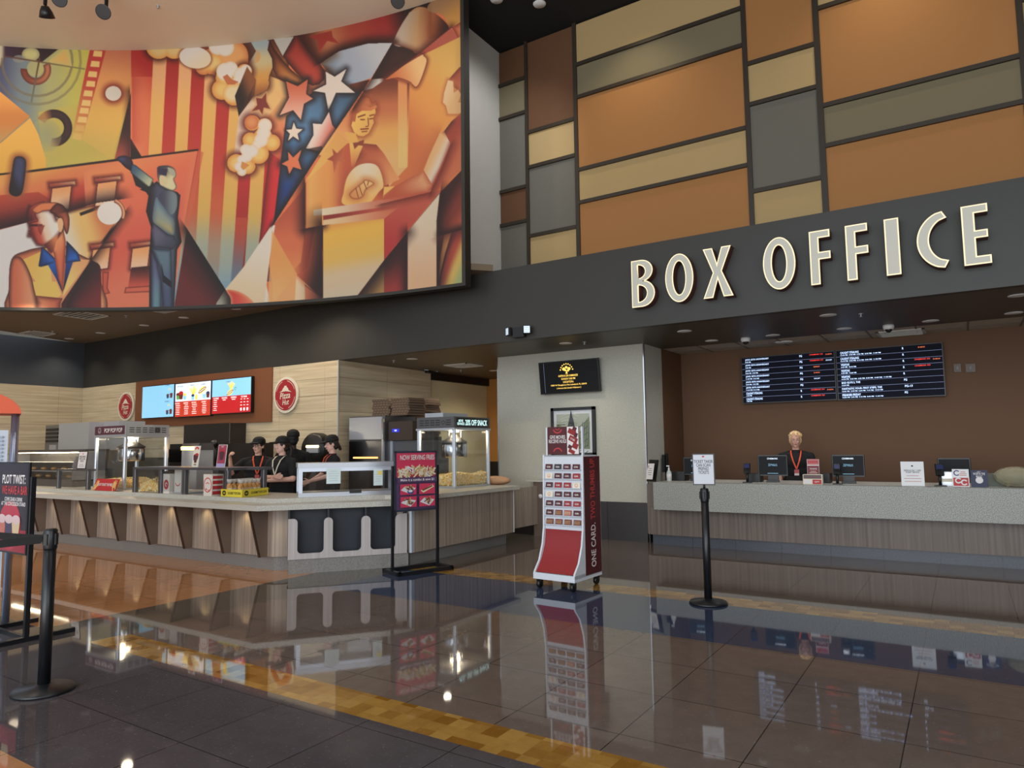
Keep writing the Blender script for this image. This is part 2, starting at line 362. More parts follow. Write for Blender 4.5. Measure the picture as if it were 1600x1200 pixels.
# wall panels: (column x range, list of z bounds) in shapes read from the photo
PC={'o':((168,116,64),'orange'),'y':((180,152,104),'sand yellow'),'g':((120,110,84),'olive grey'),'s':((106,102,92),'slate grey'),'b':((100,66,40),'rust brown')}
def colz(x,ys): 
    return [PY(x,y,YP)[2] for y in ys]
cols=[(-6.82,-6.27,790+6,[(None,8.78),(131,7.9),(184,7.3)],None)]
def zc(x,y): return PY(x,y,YP)[2]
W=[ # x0,x1, boundaries top->bottom as (pixel x, pixel y), colour letters top->bottom
 (-6.84,-6.28,[None,(800,129),(800,182),(800,297),(800,350),None],'bgsbs'),
 (-6.22,-5.30,[None,(865,196),(865,252),(865,362),None],'bysy'),
 (-5.23,-2.45,[None,(1000,68),(1000,122),(1000,242),(1000,296),None],'ygoyo'),
 (-2.38,-1.46,[None,(1225,84),(1225,150),(1225,290),None],'oysy'),
 (-1.38,.85,[None,(1440,-38),(1440,127),(1440,195),None],'yogo'),
 (.92,3.2,[None,(1640,-20),(1640,60),(1640,150),None],'ysyo'),
 (3.28,4.95,[None,(1640,-60),(1640,110),None],'ogy')]
W[5]=(.92,3.2,[8.1,6.9,5.9],'ysyo');W[6]=(3.28,4.95,[7.4,5.6],'ogy')
names=['leftmost narrow','second','third, widest','fourth','fifth','sixth','seventh']
ordn=['top','second from the top','third from the top','fourth from the top','bottom']
for ci,(x0,x1,bs,cs) in enumerate(W):
    if bs[0] is None: zz=[8.8]+[zc(*q) for q in bs[1:-1]]+[HT]
    else: zz=[8.8]+bs+[HT]
    for k in range(len(zz)-1):
        cc,cn=PC[cs[k]]
        b=MB();b.box(x0,x1,YP,YP+.03,zz[k+1]+(.03 if k<len(zz)-2 else 0),zz[k]-.03,mat('panel_'+cn.replace(' ','_'),cc,.75,bump=(40,.08)))
        pos='bottom' if k==len(zz)-2 else ordn[k]
        tag(b.build('wall_panel'),'%s fabric wall panel, %s in the %s column from the white wall'%(cn,pos,names[ci]),'wall panel','coloured panels above the box office sign')
b=MB();BT=mat('batten_bronze',(52,42,32),.5)
xs=[(-6.28,-6.22),(-5.30,-5.23),(-2.45,-2.38),(-1.46,-1.38),(.85,.92),(3.2,3.28)]
for a,c in xs:b.box(a,c,YP-.03,YP+.03,HT,8.8,BT)
for ci,(x0,x1,bs,cs) in enumerate(W):
    zz=[zc(*q) for q in bs[1:-1]] if bs[0] is None else bs
    for z in zz:b.box(x0,x1,YP-.04,YP+.03,z-.03,z+.03,BT)
struct(b.build('trim_4'))
# ---------------------------------------------------------------- mural artwork (airbrushed colours of the painting itself)
SS=1.25; MX0,MY0,MX1,MY1=-150,-90,750,495
MW,MH=int((MX1-MX0)*SS),int((MY1-MY0)*SS)
CV=np.zeros((MH,MW,3),np.float32)
def _c(c): return np.array(c,np.float32)/255.
def _smooth(pts,n=6):
    p=np.array(pts,float);N=len(p);o=[]
    for i in range(N):
        a,b,c,d=p[i-1],p[i],p[(i+1)%N],p[(i+2)%N]
        for k in range(n):
            t=k/n;o.append(.5*((2*b)+(-a+c)*t+(2*a-5*b+4*c-d)*t*t+(-a+3*b-3*c+d)*t**3))
    return o
def _bbox(pts,m):
    p=np.array(pts)
    x0=max(0,int((p[:,0].min()-m-MX0)*SS));x1=min(MW,int((p[:,0].max()+m-MX0)*SS)+2)
    y0=max(0,int((p[:,1].min()-m-MY0)*SS));y1=min(MH,int((p[:,1].max()+m-MY0)*SS)+2)
    if x1<=x0 or y1<=y0:return None
    X,Y=np.meshgrid(np.arange(x0,x1)/SS+MX0,np.arange(y0,y1)/SS+MY0)
    return x0,x1,y0,y1,X,Y
def _seg(X,Y,a,b):
    dx,dy=b[0]-a[0],b[1]-a[1];L=dx*dx+dy*dy+1e-9
    t=np.clip(((X-a[0])*dx+(Y-a[1])*dy)/L,0,1)
    return np.hypot(X-a[0]-t*dx,Y-a[1]-t*dy)
def S(pts,c0,c1=None,g=None,e=None,ew=7,es=None,halo=None,hw=8,sm=False,a=1.,r=None,stops=None):
    """painted shape: flat or graded colour, airbrushed edge inside, airbrushed halo outside"""
    if sm: pts=_smooth(pts)
    hw=hw*1.75;ew=ew*1.6 if ew>3 else ew
    bb=_bbox(pts,hw if halo else 2)
    if bb is None:return
    x0,x1,y0,y1,X,Y=bb;n=len(pts)
    ins=np.zeros(X.shape,bool);D=np.full(X.shape,1e9);DE=np.full(X.shape,1e9)
    for i in range(n):
        p,q=pts[i],pts[(i+1)%n]
        if p[1]!=q[1]:
            c=((p[1]>Y)!=(q[1]>Y))&(X<(q[0]-p[0])*(Y-p[1])/(q[1]-p[1])+p[0]);ins^=c
        d=_seg(X,Y,p,q);D=np.minimum(D,d)
        if es is None or i in es: DE=np.minimum(DE,d)
    sd=np.where(ins,D,-D);al=np.clip(.5+sd*SS,0,1)*a
    reg=CV[y0:y1,x0:x1]
    if halo is not None:
        w=np.clip(1-D/hw,0,1)**1.6*(~ins)*.95
        reg[:]=reg*(1-w[...,None])+_c(halo)*w[...,None]
    if stops is not None: cs=[_c(k) for k in stops]
    else: cs=[_c(c0),_c(c1 if c1 is not None else c0)]
    if r is not None: t=np.clip(np.hypot(X-r[0],Y-r[1])/r[2],0,1)
    elif g is not None:
        gx,gy=g[2]-g[0],g[3]-g[1];t=np.clip(((X-g[0])*gx+(Y-g[1])*gy)/(gx*gx+gy*gy),0,1)
    else: t=np.zeros(X.shape)
    m=len(cs)-1;k=np.clip((t*m).astype(int),0,m-1);f=(t*m-k);f=f*f*(3-2*f)
    cs=np.array(cs);col=cs[k]*(1-f[...,None])+cs[k+1]*f[...,None]
    if e is not None:
        w=np.clip(1-DE/ew,0,1)**1.7*.92
        col=col*(1-w[...,None])+_c(e)*w[...,None]
    reg[:]=reg*(1-al[...,None])+col*al[...,None]
def blob(cs,cin,rim,rw=7,halo=None,hw=10,lit=None):
    """cloud-like popcorn lobe: union of discs, darker towards its rim"""
    pts=[(x+sx*r,y+sy*r) for x,y,r in cs for sx in (-1,1) for sy in (-1,1)]
    bb=_bbox(pts,hw+2)
    if bb is None:return
    x0,x1,y0,y1,X,Y=bb;d=np.full(X.shape,-1e9)
    for x,y,r in cs:d=np.maximum(d,r-np.hypot(X-x,Y-y))
    reg=CV[y0:y1,x0:x1]
    if halo is not None:
        w=np.clip(1+d/hw,0,1)**1.5*(d<0)*.95;reg[:]=reg*(1-w[...,None])+_c(halo)*w[...,None]
    t=np.clip(d/rw,0,1)[...,None]**.7;col=_c(rim)*(1-t)+_c(cin)*t
    al=np.clip(.5+d*SS,0,1)[...,None];reg[:]=reg*(1-al)+col*al
def AB(pts,w,c,q,al=.95):
    """airbrushed band on the side of the line where the point q lies"""
    bb=_bbox(pts,w)
    if bb is None:return
    x0,x1,y0,y1,X,Y=bb;best=np.full(X.shape,1e9);ok=np.zeros(X.shape,bool)
    for a,b in zip(pts[:-1],pts[1:]):
        d=_seg(X,Y,a,b);s=(b[0]-a[0])*(Y-a[1])-(b[1]-a[1])*(X-a[0]);sq=(b[0]-a[0])*(q[1]-a[1])-(b[1]-a[1])*(q[0]-a[0])
        m=d<best;best=np.where(m,d,best);ok=np.where(m,s*sq>0,ok)
    k=(np.clip(1-best/w,0,1)**1.6*al*ok)[...,None];reg=CV[y0:y1,x0:x1];reg[:]=reg*(1-k)+_c(c)*k
def ell(x,y,rx,ry=None,n=28,rot=0):
    ry=ry or rx;c,s=math.cos(rot),math.sin(rot)
    return [(x+rx*math.cos(k*2*PI/n)*c-ry*math.sin(k*2*PI/n)*s,y+rx*math.cos(k*2*PI/n)*s+ry*math.sin(k*2*PI/n)*c) for k in range(n)]
def arc(x,y,r0,r1,a0,a1,n=20):
    A=[a0+(a1-a0)*k/n for k in range(n+1)]
    return [(x+r1*math.cos(R(q)),y+r1*math.sin(R(q))) for q in A]+[(x+r0*math.cos(R(q)),y+r0*math.sin(R(q))) for q in A[::-1]]
def L(a,b,w,c,c1=None,al=1.):
    dx,dy=b[0]-a[0],b[1]-a[1];l=math.hypot(dx,dy);nx,ny=-dy/l*w/2,dx/l*w/2
    S([(a[0]+nx,a[1]+ny),(b[0]+nx,b[1]+ny),(b[0]-nx,b[1]-ny),(a[0]-nx,a[1]-ny)],c,c1,g=(*a,*b),a=al)
def pop(x,y,r,c=(212,194,170),rim=(214,162,84),lx=-.3,ly=-.35,ry=None,halo=(100,50,30)):
    S(ell(x,y,r,ry or r),c,rim,r=(x+lx*r,y+ly*r,r*1.3),e=(198,134,78),ew=r*.22,halo=halo,hw=r*.42)
BK=(35,22,20);DK=(70,35,32);OR=(222,140,82);YE=(218,172,84);RD=(176,58,48);WH=(208,196,180);PK=(214,120,88)
CV[:]=_c((205,110,70))
# left: countdown leader field
S([(-150,60),(141,60),(205,60),(205,250),(60,275),(-150,300)],None,g=(-5,150,205,165),stops=[(82,84,112),(120,132,134),(172,166,108),(188,178,84),(205,165,82),(214,150,84)])
S([(60,175),(205,145),(205,250),(66,268)],(196,170,82),(176,160,80),g=(60,190,150,250),e=(190,172,84),ew=20,a=.75)
S([(166,70),(205,70),(205,145),(184,215),(176,250),(128,218)],None,g=(185,75,165,240),stops=[(190,112,80),(214,146,86),(214,168,84),(196,164,84)])
S([(-150,60),(8,60),(7,92),(0,108),(-30,150),(-150,150)],(200,190,165),e=DK,ew=4)
S(arc(58,95,66,70,-60,185),(120,108,84),a=.55);S(arc(58,95,53,57,-60,185),(120,108,84),a=.7)
S([(8,68),(100,70),(64,98),(50,94),(8,88)],(62,40,58),(48,26,30),g=(10,75,60,90))
S(ell(48,85,14,11),(196,186,124),e=(150,140,110),ew=5);S(ell(30,92,10,6),(140,140,130),a=.8)
S([(74,97),(100,76),(106,78),(113,104)],(214,164,88),e=(190,176,110),ew=8)
S(arc(56,109,13,24,-30,185),(128,62,44),(190,120,84),g=(33,112,80,112),e=(90,40,30),ew=4)
S(ell(55,107,13),(196,180,104),a=.6)
L((8,88),(133,108),2.2,(96,58,48),(130,120,76));L((62,90),(49,160),2.6,(96,62,46),(110,110,90))
S(arc(84,200,16,29,-120,80),(60,34,32),(64,40,34),e=(30,18,18),ew=4)
S(arc(84,200,16,29,-150,-100),(170,120,70),(70,40,34),g=(66,178,82,172));S(arc(84,200,16,29,60,100),(66,36,32),(180,140,80),g=(95,225,80,230))
S(ell(72,212,24,26),(118,134,140),a=.45,e=(170,160,100),ew=16)
S([(-150,20),(0,143),(47,182),(0,223),(-150,330)],None,g=(10,150,10,225),stops=[(232,160,80),(206,130,66),(190,150,90)])
S([(47,184),(60,210),(72,250),(72,262),(-150,345),(-150,300),(0,224)],(232,176,82),(216,164,72),g=(40,200,30,290))
# film strip
S([(141,75),(166,76),(127,222),(112,214)],None,g=(152,78,122,222),stops=[(176,54,50),(184,64,52),(196,120,70),(200,166,82)])
for k,(x,y) in enumerate([(153,84),(149,100),(145,116),(142,131),(138,146),(135,161),(132,173),(129,187),(125,200),(121,213)]):
    S([(x-6,y-5),(x+7,y-4),(x+6,y+5),(x-8,y+4)],(222,184,112),(200,166,84),g=(x,80,x,200) if 0 else None,a=1 if k<8 else .4)
S(ell(177,146,12.5,11.5),(208,196,180),halo=(120,40,32),hw=7)
S([(205,143),(204,252),(178,252)],None,g=(192,150,190,245),stops=[(40,22,24),(50,26,26),(150,70,56)])
# popcorn box stripes
S([(205,60),(250,60),(235,250),(222,246),(204,216)],(204,120,76),(164,42,38),g=(206,150,242,112))
S([(205,120),(238,120),(232,246),(204,240)],PK,(206,100,70),g=(210,200,236,200),a=.6)
S([(270,425),(412,425),(396,490),(270,490)],(122,148,160))
tx=[240,261,281,301,322,343,364,385,404,425,447];bxx=[222,242,263,282,303,322,341,362,381,402,424]
for k in range(10):
    P4=[(tx[k],80),(tx[k+1],80),(bxx[k+1],440),(bxx[k],440)]
    cr=k%2==0
    if cr: st=[(214,160,112),(212,164,92),(210,160,88),(200,160,84),(150,156,140),(122,148,160)]
    else: st=[(160,46,40),(172,52,46),(178,62,50),(186,90,58),(150,130,110),(116,138,150)]
    if not cr and k>=7: st=[(150,40,36),(168,48,42),(178,44,46),(160,44,42),(130,52,44),(96,70,80)]
    S(P4,None,g=(0,95,-20,440),stops=st)
S([(369,340),(388,340),(376,440),(360,440)],(176,74,52),(98,120,136),g=(376,350,366,432),a=.8)
S([(440,150),(447,180),(428,352),(404,385),(420,240)],(190,52,50),(196,44,50),g=(440,200,420,350),e=(90,24,24),ew=9,es=[2,3])
S([(408,110),(447,130),(447,182),(438,250),(425,240),(395,160)],(214,172,110),(200,100,72),g=(420,130,436,245))
S([(365,250),(440,155),(405,130),(395,150),(373,182)],(206,180,160),(214,170,110),g=(380,170,430,160))
# popcorn (top)
S([(386,60),(450,60),(452,130),(425,120),(405,112),(395,95)],(120,60,36),(176,120,66),g=(400,60,440,110),e=(70,32,22),ew=10)
S(_smooth([(372,70),(400,62),(420,64),(424,84),(427,100),(420,120),(418,138),(400,148),(392,150),(380,150),(376,110)]),None,stops=[(150,160,160),(190,172,130),(196,140,72),(140,80,46)],g=(392,70,404,150),halo=(80,40,26),hw=7)
S(ell(398,88,9,11),(150,160,160),(200,150,90),g=(390,85,406,90))
S([(355,62),(392,66),(400,80),(387,102),(373,182),(374,150),(386,104)],(40,24,20),(90,60,46),g=(372,100,400,70) )
S([(386,102),(400,125),(398,148),(373,182)],(52,28,22),(150,90,52),g=(376,130,402,120))
blob([(248,72,20),(272,74,18),(297,74,18)],(212,180,120),(206,140,66),9,(70,26,22),12)
blob([(330,96,20),(318,104,13),(345,96,24),(362,88,26),(374,96,14),(350,112,14)],(208,150,92),(186,108,60),10,(80,34,26),11)
blob([(322,96,14),(334,98,13)],(212,180,116),(206,146,74),8)
blob([(340,72,14),(352,74,14)],(208,198,186),(200,180,150),4)
S(ell(305,90,25,17,rot=.15),(208,198,188),(208,190,160),g=(295,80,312,108),halo=(130,70,46),hw=3)
blob([(347,140,16),(352,122,15),(366,148,17),(376,126,16),(382,112,12)],(212,176,104),(196,124,62),10,(80,34,26),11)
blob([(352,112,14),(360,108,12)],(208,198,186),(202,180,150),4)
blob([(378,118,13),(374,128,11),(384,110,9)],(208,198,186),(202,180,150),4)
blob([(363,146,15),(372,142,12)],(212,192,150),(206,150,80),7)
S([(355,116),(362,124),(373,128),(366,132),(355,132),(348,120)],(176,100,62))
S([(373,181),(367,150),(386,104),(400,125)],BK,(130,78,46),g=(374,150,398,140))
# popcorn (middle)
blob([(394,192,12),(413,197,12),(425,223,13),(391,219,12),(404,240,16),(411,215,15),(369,255,14),(387,260,12),(378,266,9)],(214,178,106),(200,128,62),9,(96,36,30),12)
blob([(393,191,11)],(206,138,88),(184,98,58),8)
blob([(414,196,11),(412,208,11),(408,219,11),(402,226,8)],(210,198,184),(208,176,140),4)
blob([(384,234,9),(394,236,10),(386,244,9),(378,250,8),(374,260,8),(378,268,7)],(208,198,188),(206,180,146),4)
S([(378,252),(390,258),(380,266),(376,261)],(196,130,70))
# upper middle: lens shapes
S([(427,60),(462,57),(442,88)],(178,172,162),halo=(80,40,28),hw=5)
S([(421,62),(430,78),(442,94),(455,109),(470,121),(482,128),(470,133),(452,131),(432,120),(426,108),(425,92),(418,78)],(110,52,32),(186,120,64),g=(424,80,450,128),e=(50,24,20),ew=7)
S([(462,50),(700,-60),(700,10),(640,19),(613,67),(575,68),(540,78),(500,100),(484,84),(468,66)],None,g=(470,60,640,25),stops=[(80,36,26),(170,104,70),(150,60,44),(140,40,36),(40,20,20)],e=(50,22,18),ew=15,es=[4,5,6,7,8])
S([(462,52),(469,60),(480,77),(490,90),(500,99),(507,110),(507,124),(499,132),(488,134),(476,127),(462,113),(450,99),(442,87)],(150,52,42),(166,62,50),g=(480,60,470,110),e=(50,24,22),ew=9)
S([(483,57),(502,52),(518,48),(520,58),(530,68),(511,64),(498,83),(496,63)],(146,50,40),(130,44,38))
S([(501,100),(520,84),(548,73),(580,67),(613,67),(580,122),(556,130),(534,136),(520,118)],None,g=(590,75,515,130),stops=[(172,172,174),(150,156,166),(112,134,156)],e=(96,70,50),ew=12,es=[0,8,7])
S([(613,67),(640,76),(655,83),(604,122),(580,124)],(44,22,20),(96,44,32),r=(622,92,1),stops=[(96,44,32),(60,28,24)],e=BK,ew=14)
S(_smooth([(615,67),(640,20),(665,12),(700,40),(690,60),(655,83),(638,74)]),None,g=(625,50,700,50),stops=[(172,152,134),(176,134,92),(150,86,56),(50,26,22)])
S([(613,67),(640,19),(655,15),(650,80)],(174,154,134),(178,140,100),g=(630,40,655,45),a=.9)
S(_smooth([(668,10),(727,-50),(740,-40),(735,30),(706,43),(692,24)]),(150,112,78),(196,140,70),g=(690,0,715,30))
S([(706,43),(727,30),(750,15),(750,60),(716,60)],(196,104,70),(214,140,90),g=(708,40,735,50),e=(120,50,36),ew=5)
S([(604,122),(655,83),(704,43),(716,60),(660,86),(640,98)],(150,56,44),(176,90,72),g=(620,115,710,50))
# right field behind figures
S([(660,86),(716,59),(750,40),(750,300),(600,330),(560,200),(634,120)],None,g=(620,200,720,120),stops=[(190,106,64),(208,140,72),(206,160,86)])
S([(560,150),(570,140),(600,125),(612,122),(640,130),(637,260),(600,300),(540,240),(556,190)],None,g=(590,128,600,250),stops=[(110,56,40),(180,104,68),(206,152,84),(204,160,104)])
S([(622,124),(636,128),(636,262),(622,262)],(206,136,84),(208,172,108),g=(628,130,630,240),e=(160,84,56),ew=5,es=[0])
S([(580,124),(568,142),(582,138),(605,122)],(186,180,172))
S(_smooth([(602,122),(655,88),(662,88),(666,98),(652,134),(640,127),(622,121)]),(190,104,62),(220,176,120),g=(606,122,660,100),halo=(110,46,34),hw=5)
# star field (blue)
S([(447,182),(490,143),(567,142),(498,242),(400,392),(427,352)],None,g=(500,140,425,352),stops=[(70,96,120),(84,122,156),(60,94,130),(34,60,118),(28,26,40)],e=(34,30,36),ew=9)
S([(545,132),(578,124),(568,142),(555,146)],(110,56,40),(60,30,26),g=(550,130,566,142))
def star(P,c,c1=None,g=None,halo=(34,28,32),hw=9): S(P,c,c1,g,halo=halo,hw=hw)
S([(488,142),(510,120),(545,134),(560,146),(530,150),(500,150)],(110,130,150),a=.3)
star([(447,127),(465,135),(481,124),(478,147),(489,154),(475,162),(470,187),(458,172),(437,180),(452,152)],(190,98,72),(212,160,138),g=(462,130,462,182),hw=7)
star([(509,112),(523,120),(541,108),(533,127),(555,145),(525,145),(513,172),(508,145),(490,142),(510,132)],(204,190,178),hw=7)
star([(514,175),(519,195),(528,207),(505,237),(478,232),(490,211),(489,193),(503,194)],(214,194,182),(196,92,72),g=(492,205,520,218),hw=8)
S([(505,237),(528,207),(530,245),(512,245)],(204,150,96),a=.0)
star([(459,191),(463,201),(473,202),(465,209),(467,219),(458,213),(450,220),(453,209),(447,203),(456,202)],(214,196,176),hw=4)
star([(471,234),(466,250),(471,265),(458,261),(452,272),(449,260),(440,256),(451,250),(450,237),(458,246)],(206,112,76),hw=9)
S([(478,233),(503,228),(507,240),(498,242)],BK,a=.7)
star([(400,153),(409,154),(416,145),(416,158),(422,170),(412,168),(410,179),(405,171),(393,174),(402,164)],(120,46,38),halo=(190,140,90),hw=3)
# seated presenter and lectern
S([(566,142),(575,150),(560,210),(540,235),(510,245),(498,242),(528,198)],(190,100,70),(214,160,96),g=(568,150,525,235))
S([(510,240),(528,207),(546,224),(560,222),(600,250),(615,330),(478,356),(478,280)],None,g=(478,300,575,300),stops=[(212,160,92),(208,142,78),(176,84,58),(150,62,48)],e=(212,130,78),ew=5,es=[6])
S([(478,282),(505,238),(528,207),(546,224),(543,224)],(212,168,90),(204,150,84),g=(480,280,535,220))
star([(519,232),(527,240),(536,231),(534,245),(540,253),(528,252),(522,271),(520,252),(511,249),(521,242)],(150,70,52),(176,96,64),g=(520,240,535,250),halo=None)
S([(546,224),(552,222),(570,222),(562,240),(553,262),(549,260)],(212,166,90),(190,116,70),g=(550,225,556,262))
S([(550,219),(558,222),(569,218),(568,228),(560,227),(554,233)],(130,62,44))
S([(569,224),(588,226),(600,240),(618,270),(625,280),(590,295),(553,262),(562,240)],(170,84,58),(206,140,90),g=(575,228,610,285),e=(120,56,42),ew=9,es=[0,6])
S(_smooth([(553,180),(556,165),(568,150),(578,152),(582,160),(588,158),(588,172),(578,176),(560,176),(553,190)]),(170,92,62),(196,122,76),g=(560,152,580,175),e=(130,60,42),ew=4,halo=(150,80,54),hw=5)
S([(551,188),(552,176),(560,170),(574,170),(586,167),(587,176),(583,184),(584,192),(580,200),(576,208),(568,213),(560,212),(553,206),(549,196)],(216,172,92),(208,156,84),g=(556,180,584,200),halo=(150,78,52),hw=6)
S([(551,190),(551,178),(556,168),(566,163),(578,168),(588,164),(589,168),(580,173),(566,173),(557,178),(555,190)],(168,88,60),(196,120,76),g=(552,180,588,165))
for a,b,w in [((559,183),(571,179),2.2),((577,181),(585,179),2.0),((563,187),(570,187),2.0),((577,186),(583,185),2.0),((575,184),(576,196),1.5),((576,197),(571,198),1.6),((563,202),(576,201),2.2),((565,206),(574,205),1.6)]: L(a,b,w,(120,56,40))
S([(538,206),(556,208),(560,222),(546,224)],(208,158,84))
S([(470,300),(478,285),(478,357),(505,352),(505,466),(470,440),(463,430),(430,470),(426,470),(427,352)],None,g=(430,420,505,420),stops=[(208,150,82),(204,126,76),(150,66,50),(40,20,20)])
S([(427,352),(470,300),(478,285),(478,350),(470,410),(450,430),(425,440),(418,400)],None,g=(440,330,460,430),stops=[(170,80,58),(196,104,70),(206,130,78)],e=(110,46,38),ew=6,es=[2])
S([(430,352),(425,352),(385,460),(355,480),(424,480),(415,440)],WH)
S([(428,352),(422,355),(380,418),(352,452),(354,480),(412,480)],(206,196,180),(206,184,150),g=(400,380,380,470))
S([(425,360),(418,480),(500,480),(500,465),(465,430)],(208,152,86),(212,166,110),g=(440,400,440,470),a=.8)
S([(463,430),(505,466),(505,400),(500,352),(492,354),(480,420)],(176,84,56),BK,g=(470,420,505,440),a=.75)
S([(463,429),(476,444),(478,480),(460,480)],(212,186,150),e=(206,130,90),ew=5,es=[0])
S([(476,444),(504,466),(504,480),(477,480)],(204,120,84),e=DK,ew=3,es=[0])
S([(505,345),(600,322),(600,407),(548,475),(505,475)],None,g=(540,330,565,460),stops=[(196,112,66),(212,166,74),(206,166,84),(196,172,140),(192,176,150)])
S(_smooth([(538,320),(537,300),(543,276),(557,260),(575,255),(590,260),(598,280),(598,300),(590,318)]),(206,190,164),(214,166,92),r=(572,262,58),halo=(160,80,56),hw=7)
S(_smooth([(546,303),(556,293),(566,285),(570,281),(580,283),(584,288),(572,296),(568,306),(560,311),(550,310)]),(196,130,76),(214,170,110),g=(550,310,575,285),e=(110,50,34),ew=3,halo=(190,120,70),hw=7)
for a,b in [((556,294),(560,309)),((561,290),(566,305)),((568,283),(573,296)),((576,283),(574,290))]: L(a,b,1.3,(120,60,40))
S([(580,316),(592,300),(600,292),(598,312)],(190,100,62),(150,66,46),g=(585,315,600,295))
S([(600,292),(618,291),(605,306),(598,313)],(214,166,92))
S([(618,291),(600,312),(667,298),(690,262),(705,225),(703,212),(690,206),(680,220),(660,268)],None,g=(655,268,690,285),stops=[(214,186,120),(206,140,84),(206,190,170),(190,110,74)],a=0.)
S([(597,313),(600,305),(617,291),(662,266),(672,240),(686,209),(694,205),(703,212),(704,225),(690,262),(670,300)],None,g=(650,250,700,275),stops=[(176,90,58),(206,160,110),(206,190,170),(204,170,150)],e=(140,62,44),ew=5,es=[6,8,9])
S([(597,313),(617,291),(662,266),(676,290),(668,300)],(170,76,52),(204,150,108),g=(610,310,668,270),e=(170,84,58),ew=7)
S([(490,328),(620,309),(660,300),(690,297),(660,325),(630,330),(490,337)],(206,190,160),(176,84,62),g=(500,330,640,312))
S([(505,337),(625,320),(660,310),(640,330),(505,344)],(130,44,40),(180,86,66),g=(510,340,620,325))
S([(505,344),(640,322),(650,328),(600,342),(505,352)],(206,176,134),(186,100,72),g=(510,348,630,330))
S([(600,342),(620,326),(665,302),(686,300),(600,407)],(176,84,66),(166,52,50),g=(640,310,610,395))
S([(600,407),(686,302),(690,480),(548,480)],None,g=(600,400,640,400),stops=[(60,28,26),(130,46,42),(150,56,50)],e=BK,ew=12,es=[0])
S([(548,476),(600,407),(600,480)],BK,(170,130,76),g=(560,440,598,470))
S([(600,415),(620,385),(638,362),(638,480),(600,480)],(60,26,26),(150,52,46),g=(602,400,622,460),e=BK,ew=8,es=[2])
S([(637,362),(687,302),(683,350),(682,480),(637,480)],(204,186,162),(204,164,128),g=(660,330,660,450))
S([(687,302),(750,235),(750,350),(690,368),(682,345)],None,g=(690,310,735,340),stops=[(50,22,22),(120,52,42),(176,90,62)],e=(60,26,26),ew=8)
S([(682,345),(690,368),(750,350),(750,480),(682,480)],(70,34,34),(50,26,30),g=(690,380,700,440))
S([(706,362),(696,395),(685,440),(688,400),(694,366)],(212,150,86),e=(150,80,52),ew=2)
S([(705,365),(750,350),(750,480),(683,480),(690,430)],None,g=(690,400,740,420),stops=[(60,30,34),(160,66,52),(196,164,88),(150,160,110),(190,110,80)])
S([(694,205),(705,190),(750,150),(750,240),(680,300),(672,296),(704,225)],(150,62,48),(186,104,70),g=(700,215,730,230),e=(70,34,30),ew=7,es=[0])
S([(750,95),(718,105),(700,125),(708,135),(750,170)],(150,70,52),(190,110,74),g=(705,110,735,130),e=(110,46,36),ew=5)
S([(700,125),(708,127),(709,145),(716,140),(720,148),(716,160),(750,160),(716,178),(700,178),(697,165),(692,160),(694,145)],(210,176,134),(204,160,110),g=(696,140,716,150),halo=(176,100,62),hw=4)
# left: crew on set
S([(-150,290),(39,268),(200,248),(309,233),(288,350),(265,480),(-150,480)],None,g=(60,262,90,345),stops=[(212,150,80),(206,120,74),(176,62,48),(110,34,32)])
S([(130,265),(200,248),(309,233),(288,350),(270,480),(145,480)],None,g=(150,260,230,440),stops=[(212,132,80),(206,104,76),(198,90,72),(204,112,84)],e=(206,118,84),ew=10)
S([(-150,330),(0,305),(60,300),(110,330),(45,348),(0,358),(-150,395)],(176,70,50),(96,34,32),g=(20,300,30,352))
S([(-150,395),(0,359),(45,347),(110,330),(152,318),(185,315),(194,330),(187,345),(142,405),(100,480),(-150,480)],None,g=(60,380,170,345),stops=[(206,202,196),(206,198,184),(212,172,104),(190,104,66)],e=(60,26,26),ew=4,es=[2,3,4,5,6,7])
L((180,352),(140,408),5,BK);L((125,335),(185,313),5,BK)
S(ell(171,333,19,18),(208,198,186),halo=(190,120,76),hw=6)
S(arc(172,333,19,24,-70,25),(206,150,110),e=(80,30,28),ew=2)
L((-40,277),(39,268),3,BK);L((36,269),(205,247),3.6,BK);L((203,248),(310,234),3,BK)
S(_smooth([(22,248),(30,244),(38,247),(41,256),(38,285),(34,302),(26,307),(17,304),(14,296),(18,270)]),(30,26,32),(62,64,96),g=(18,290,34,280),e=BK,ew=5,halo=(150,84,50),hw=7)
for (x,y,s,lower) in [(98,292,1,0),(169,284,1,0),(160,388,.9,0),(222,386,.9,0)]:
    S([(x-22*s,y-6),(x+20*s,y-10),(x+21*s,y-3),(x-21*s,y+2)],(170,76,56),(214,160,120),g=(x-20,y,x+20,y),e=(60,24,22),ew=3,halo=(110,40,34),hw=4)
    S([(x-16*s,y+3),(x+13*s,y-1),(x+9*s,y+34*s),(x-20*s,y+38*s)],(214,150,96),(216,180,150),g=(x,y,x,y+34),halo=(80,28,26),hw=5)
S([(0,480),(0,420),(60,380),(60,480)],(206,198,186),a=0)
S([(205,418),(236,415),(236,448),(200,450)],(60,26,26),(186,76,60),g=(215,418,215,450),a=.9)
S([(196,449),(240,446),(240,456),(194,458)],(196,96,74),e=(70,24,22),ew=3)
S([(160,425),(170,425),(168,450),(172,458),(160,461)],(186,84,62),e=(70,24,22),ew=3)
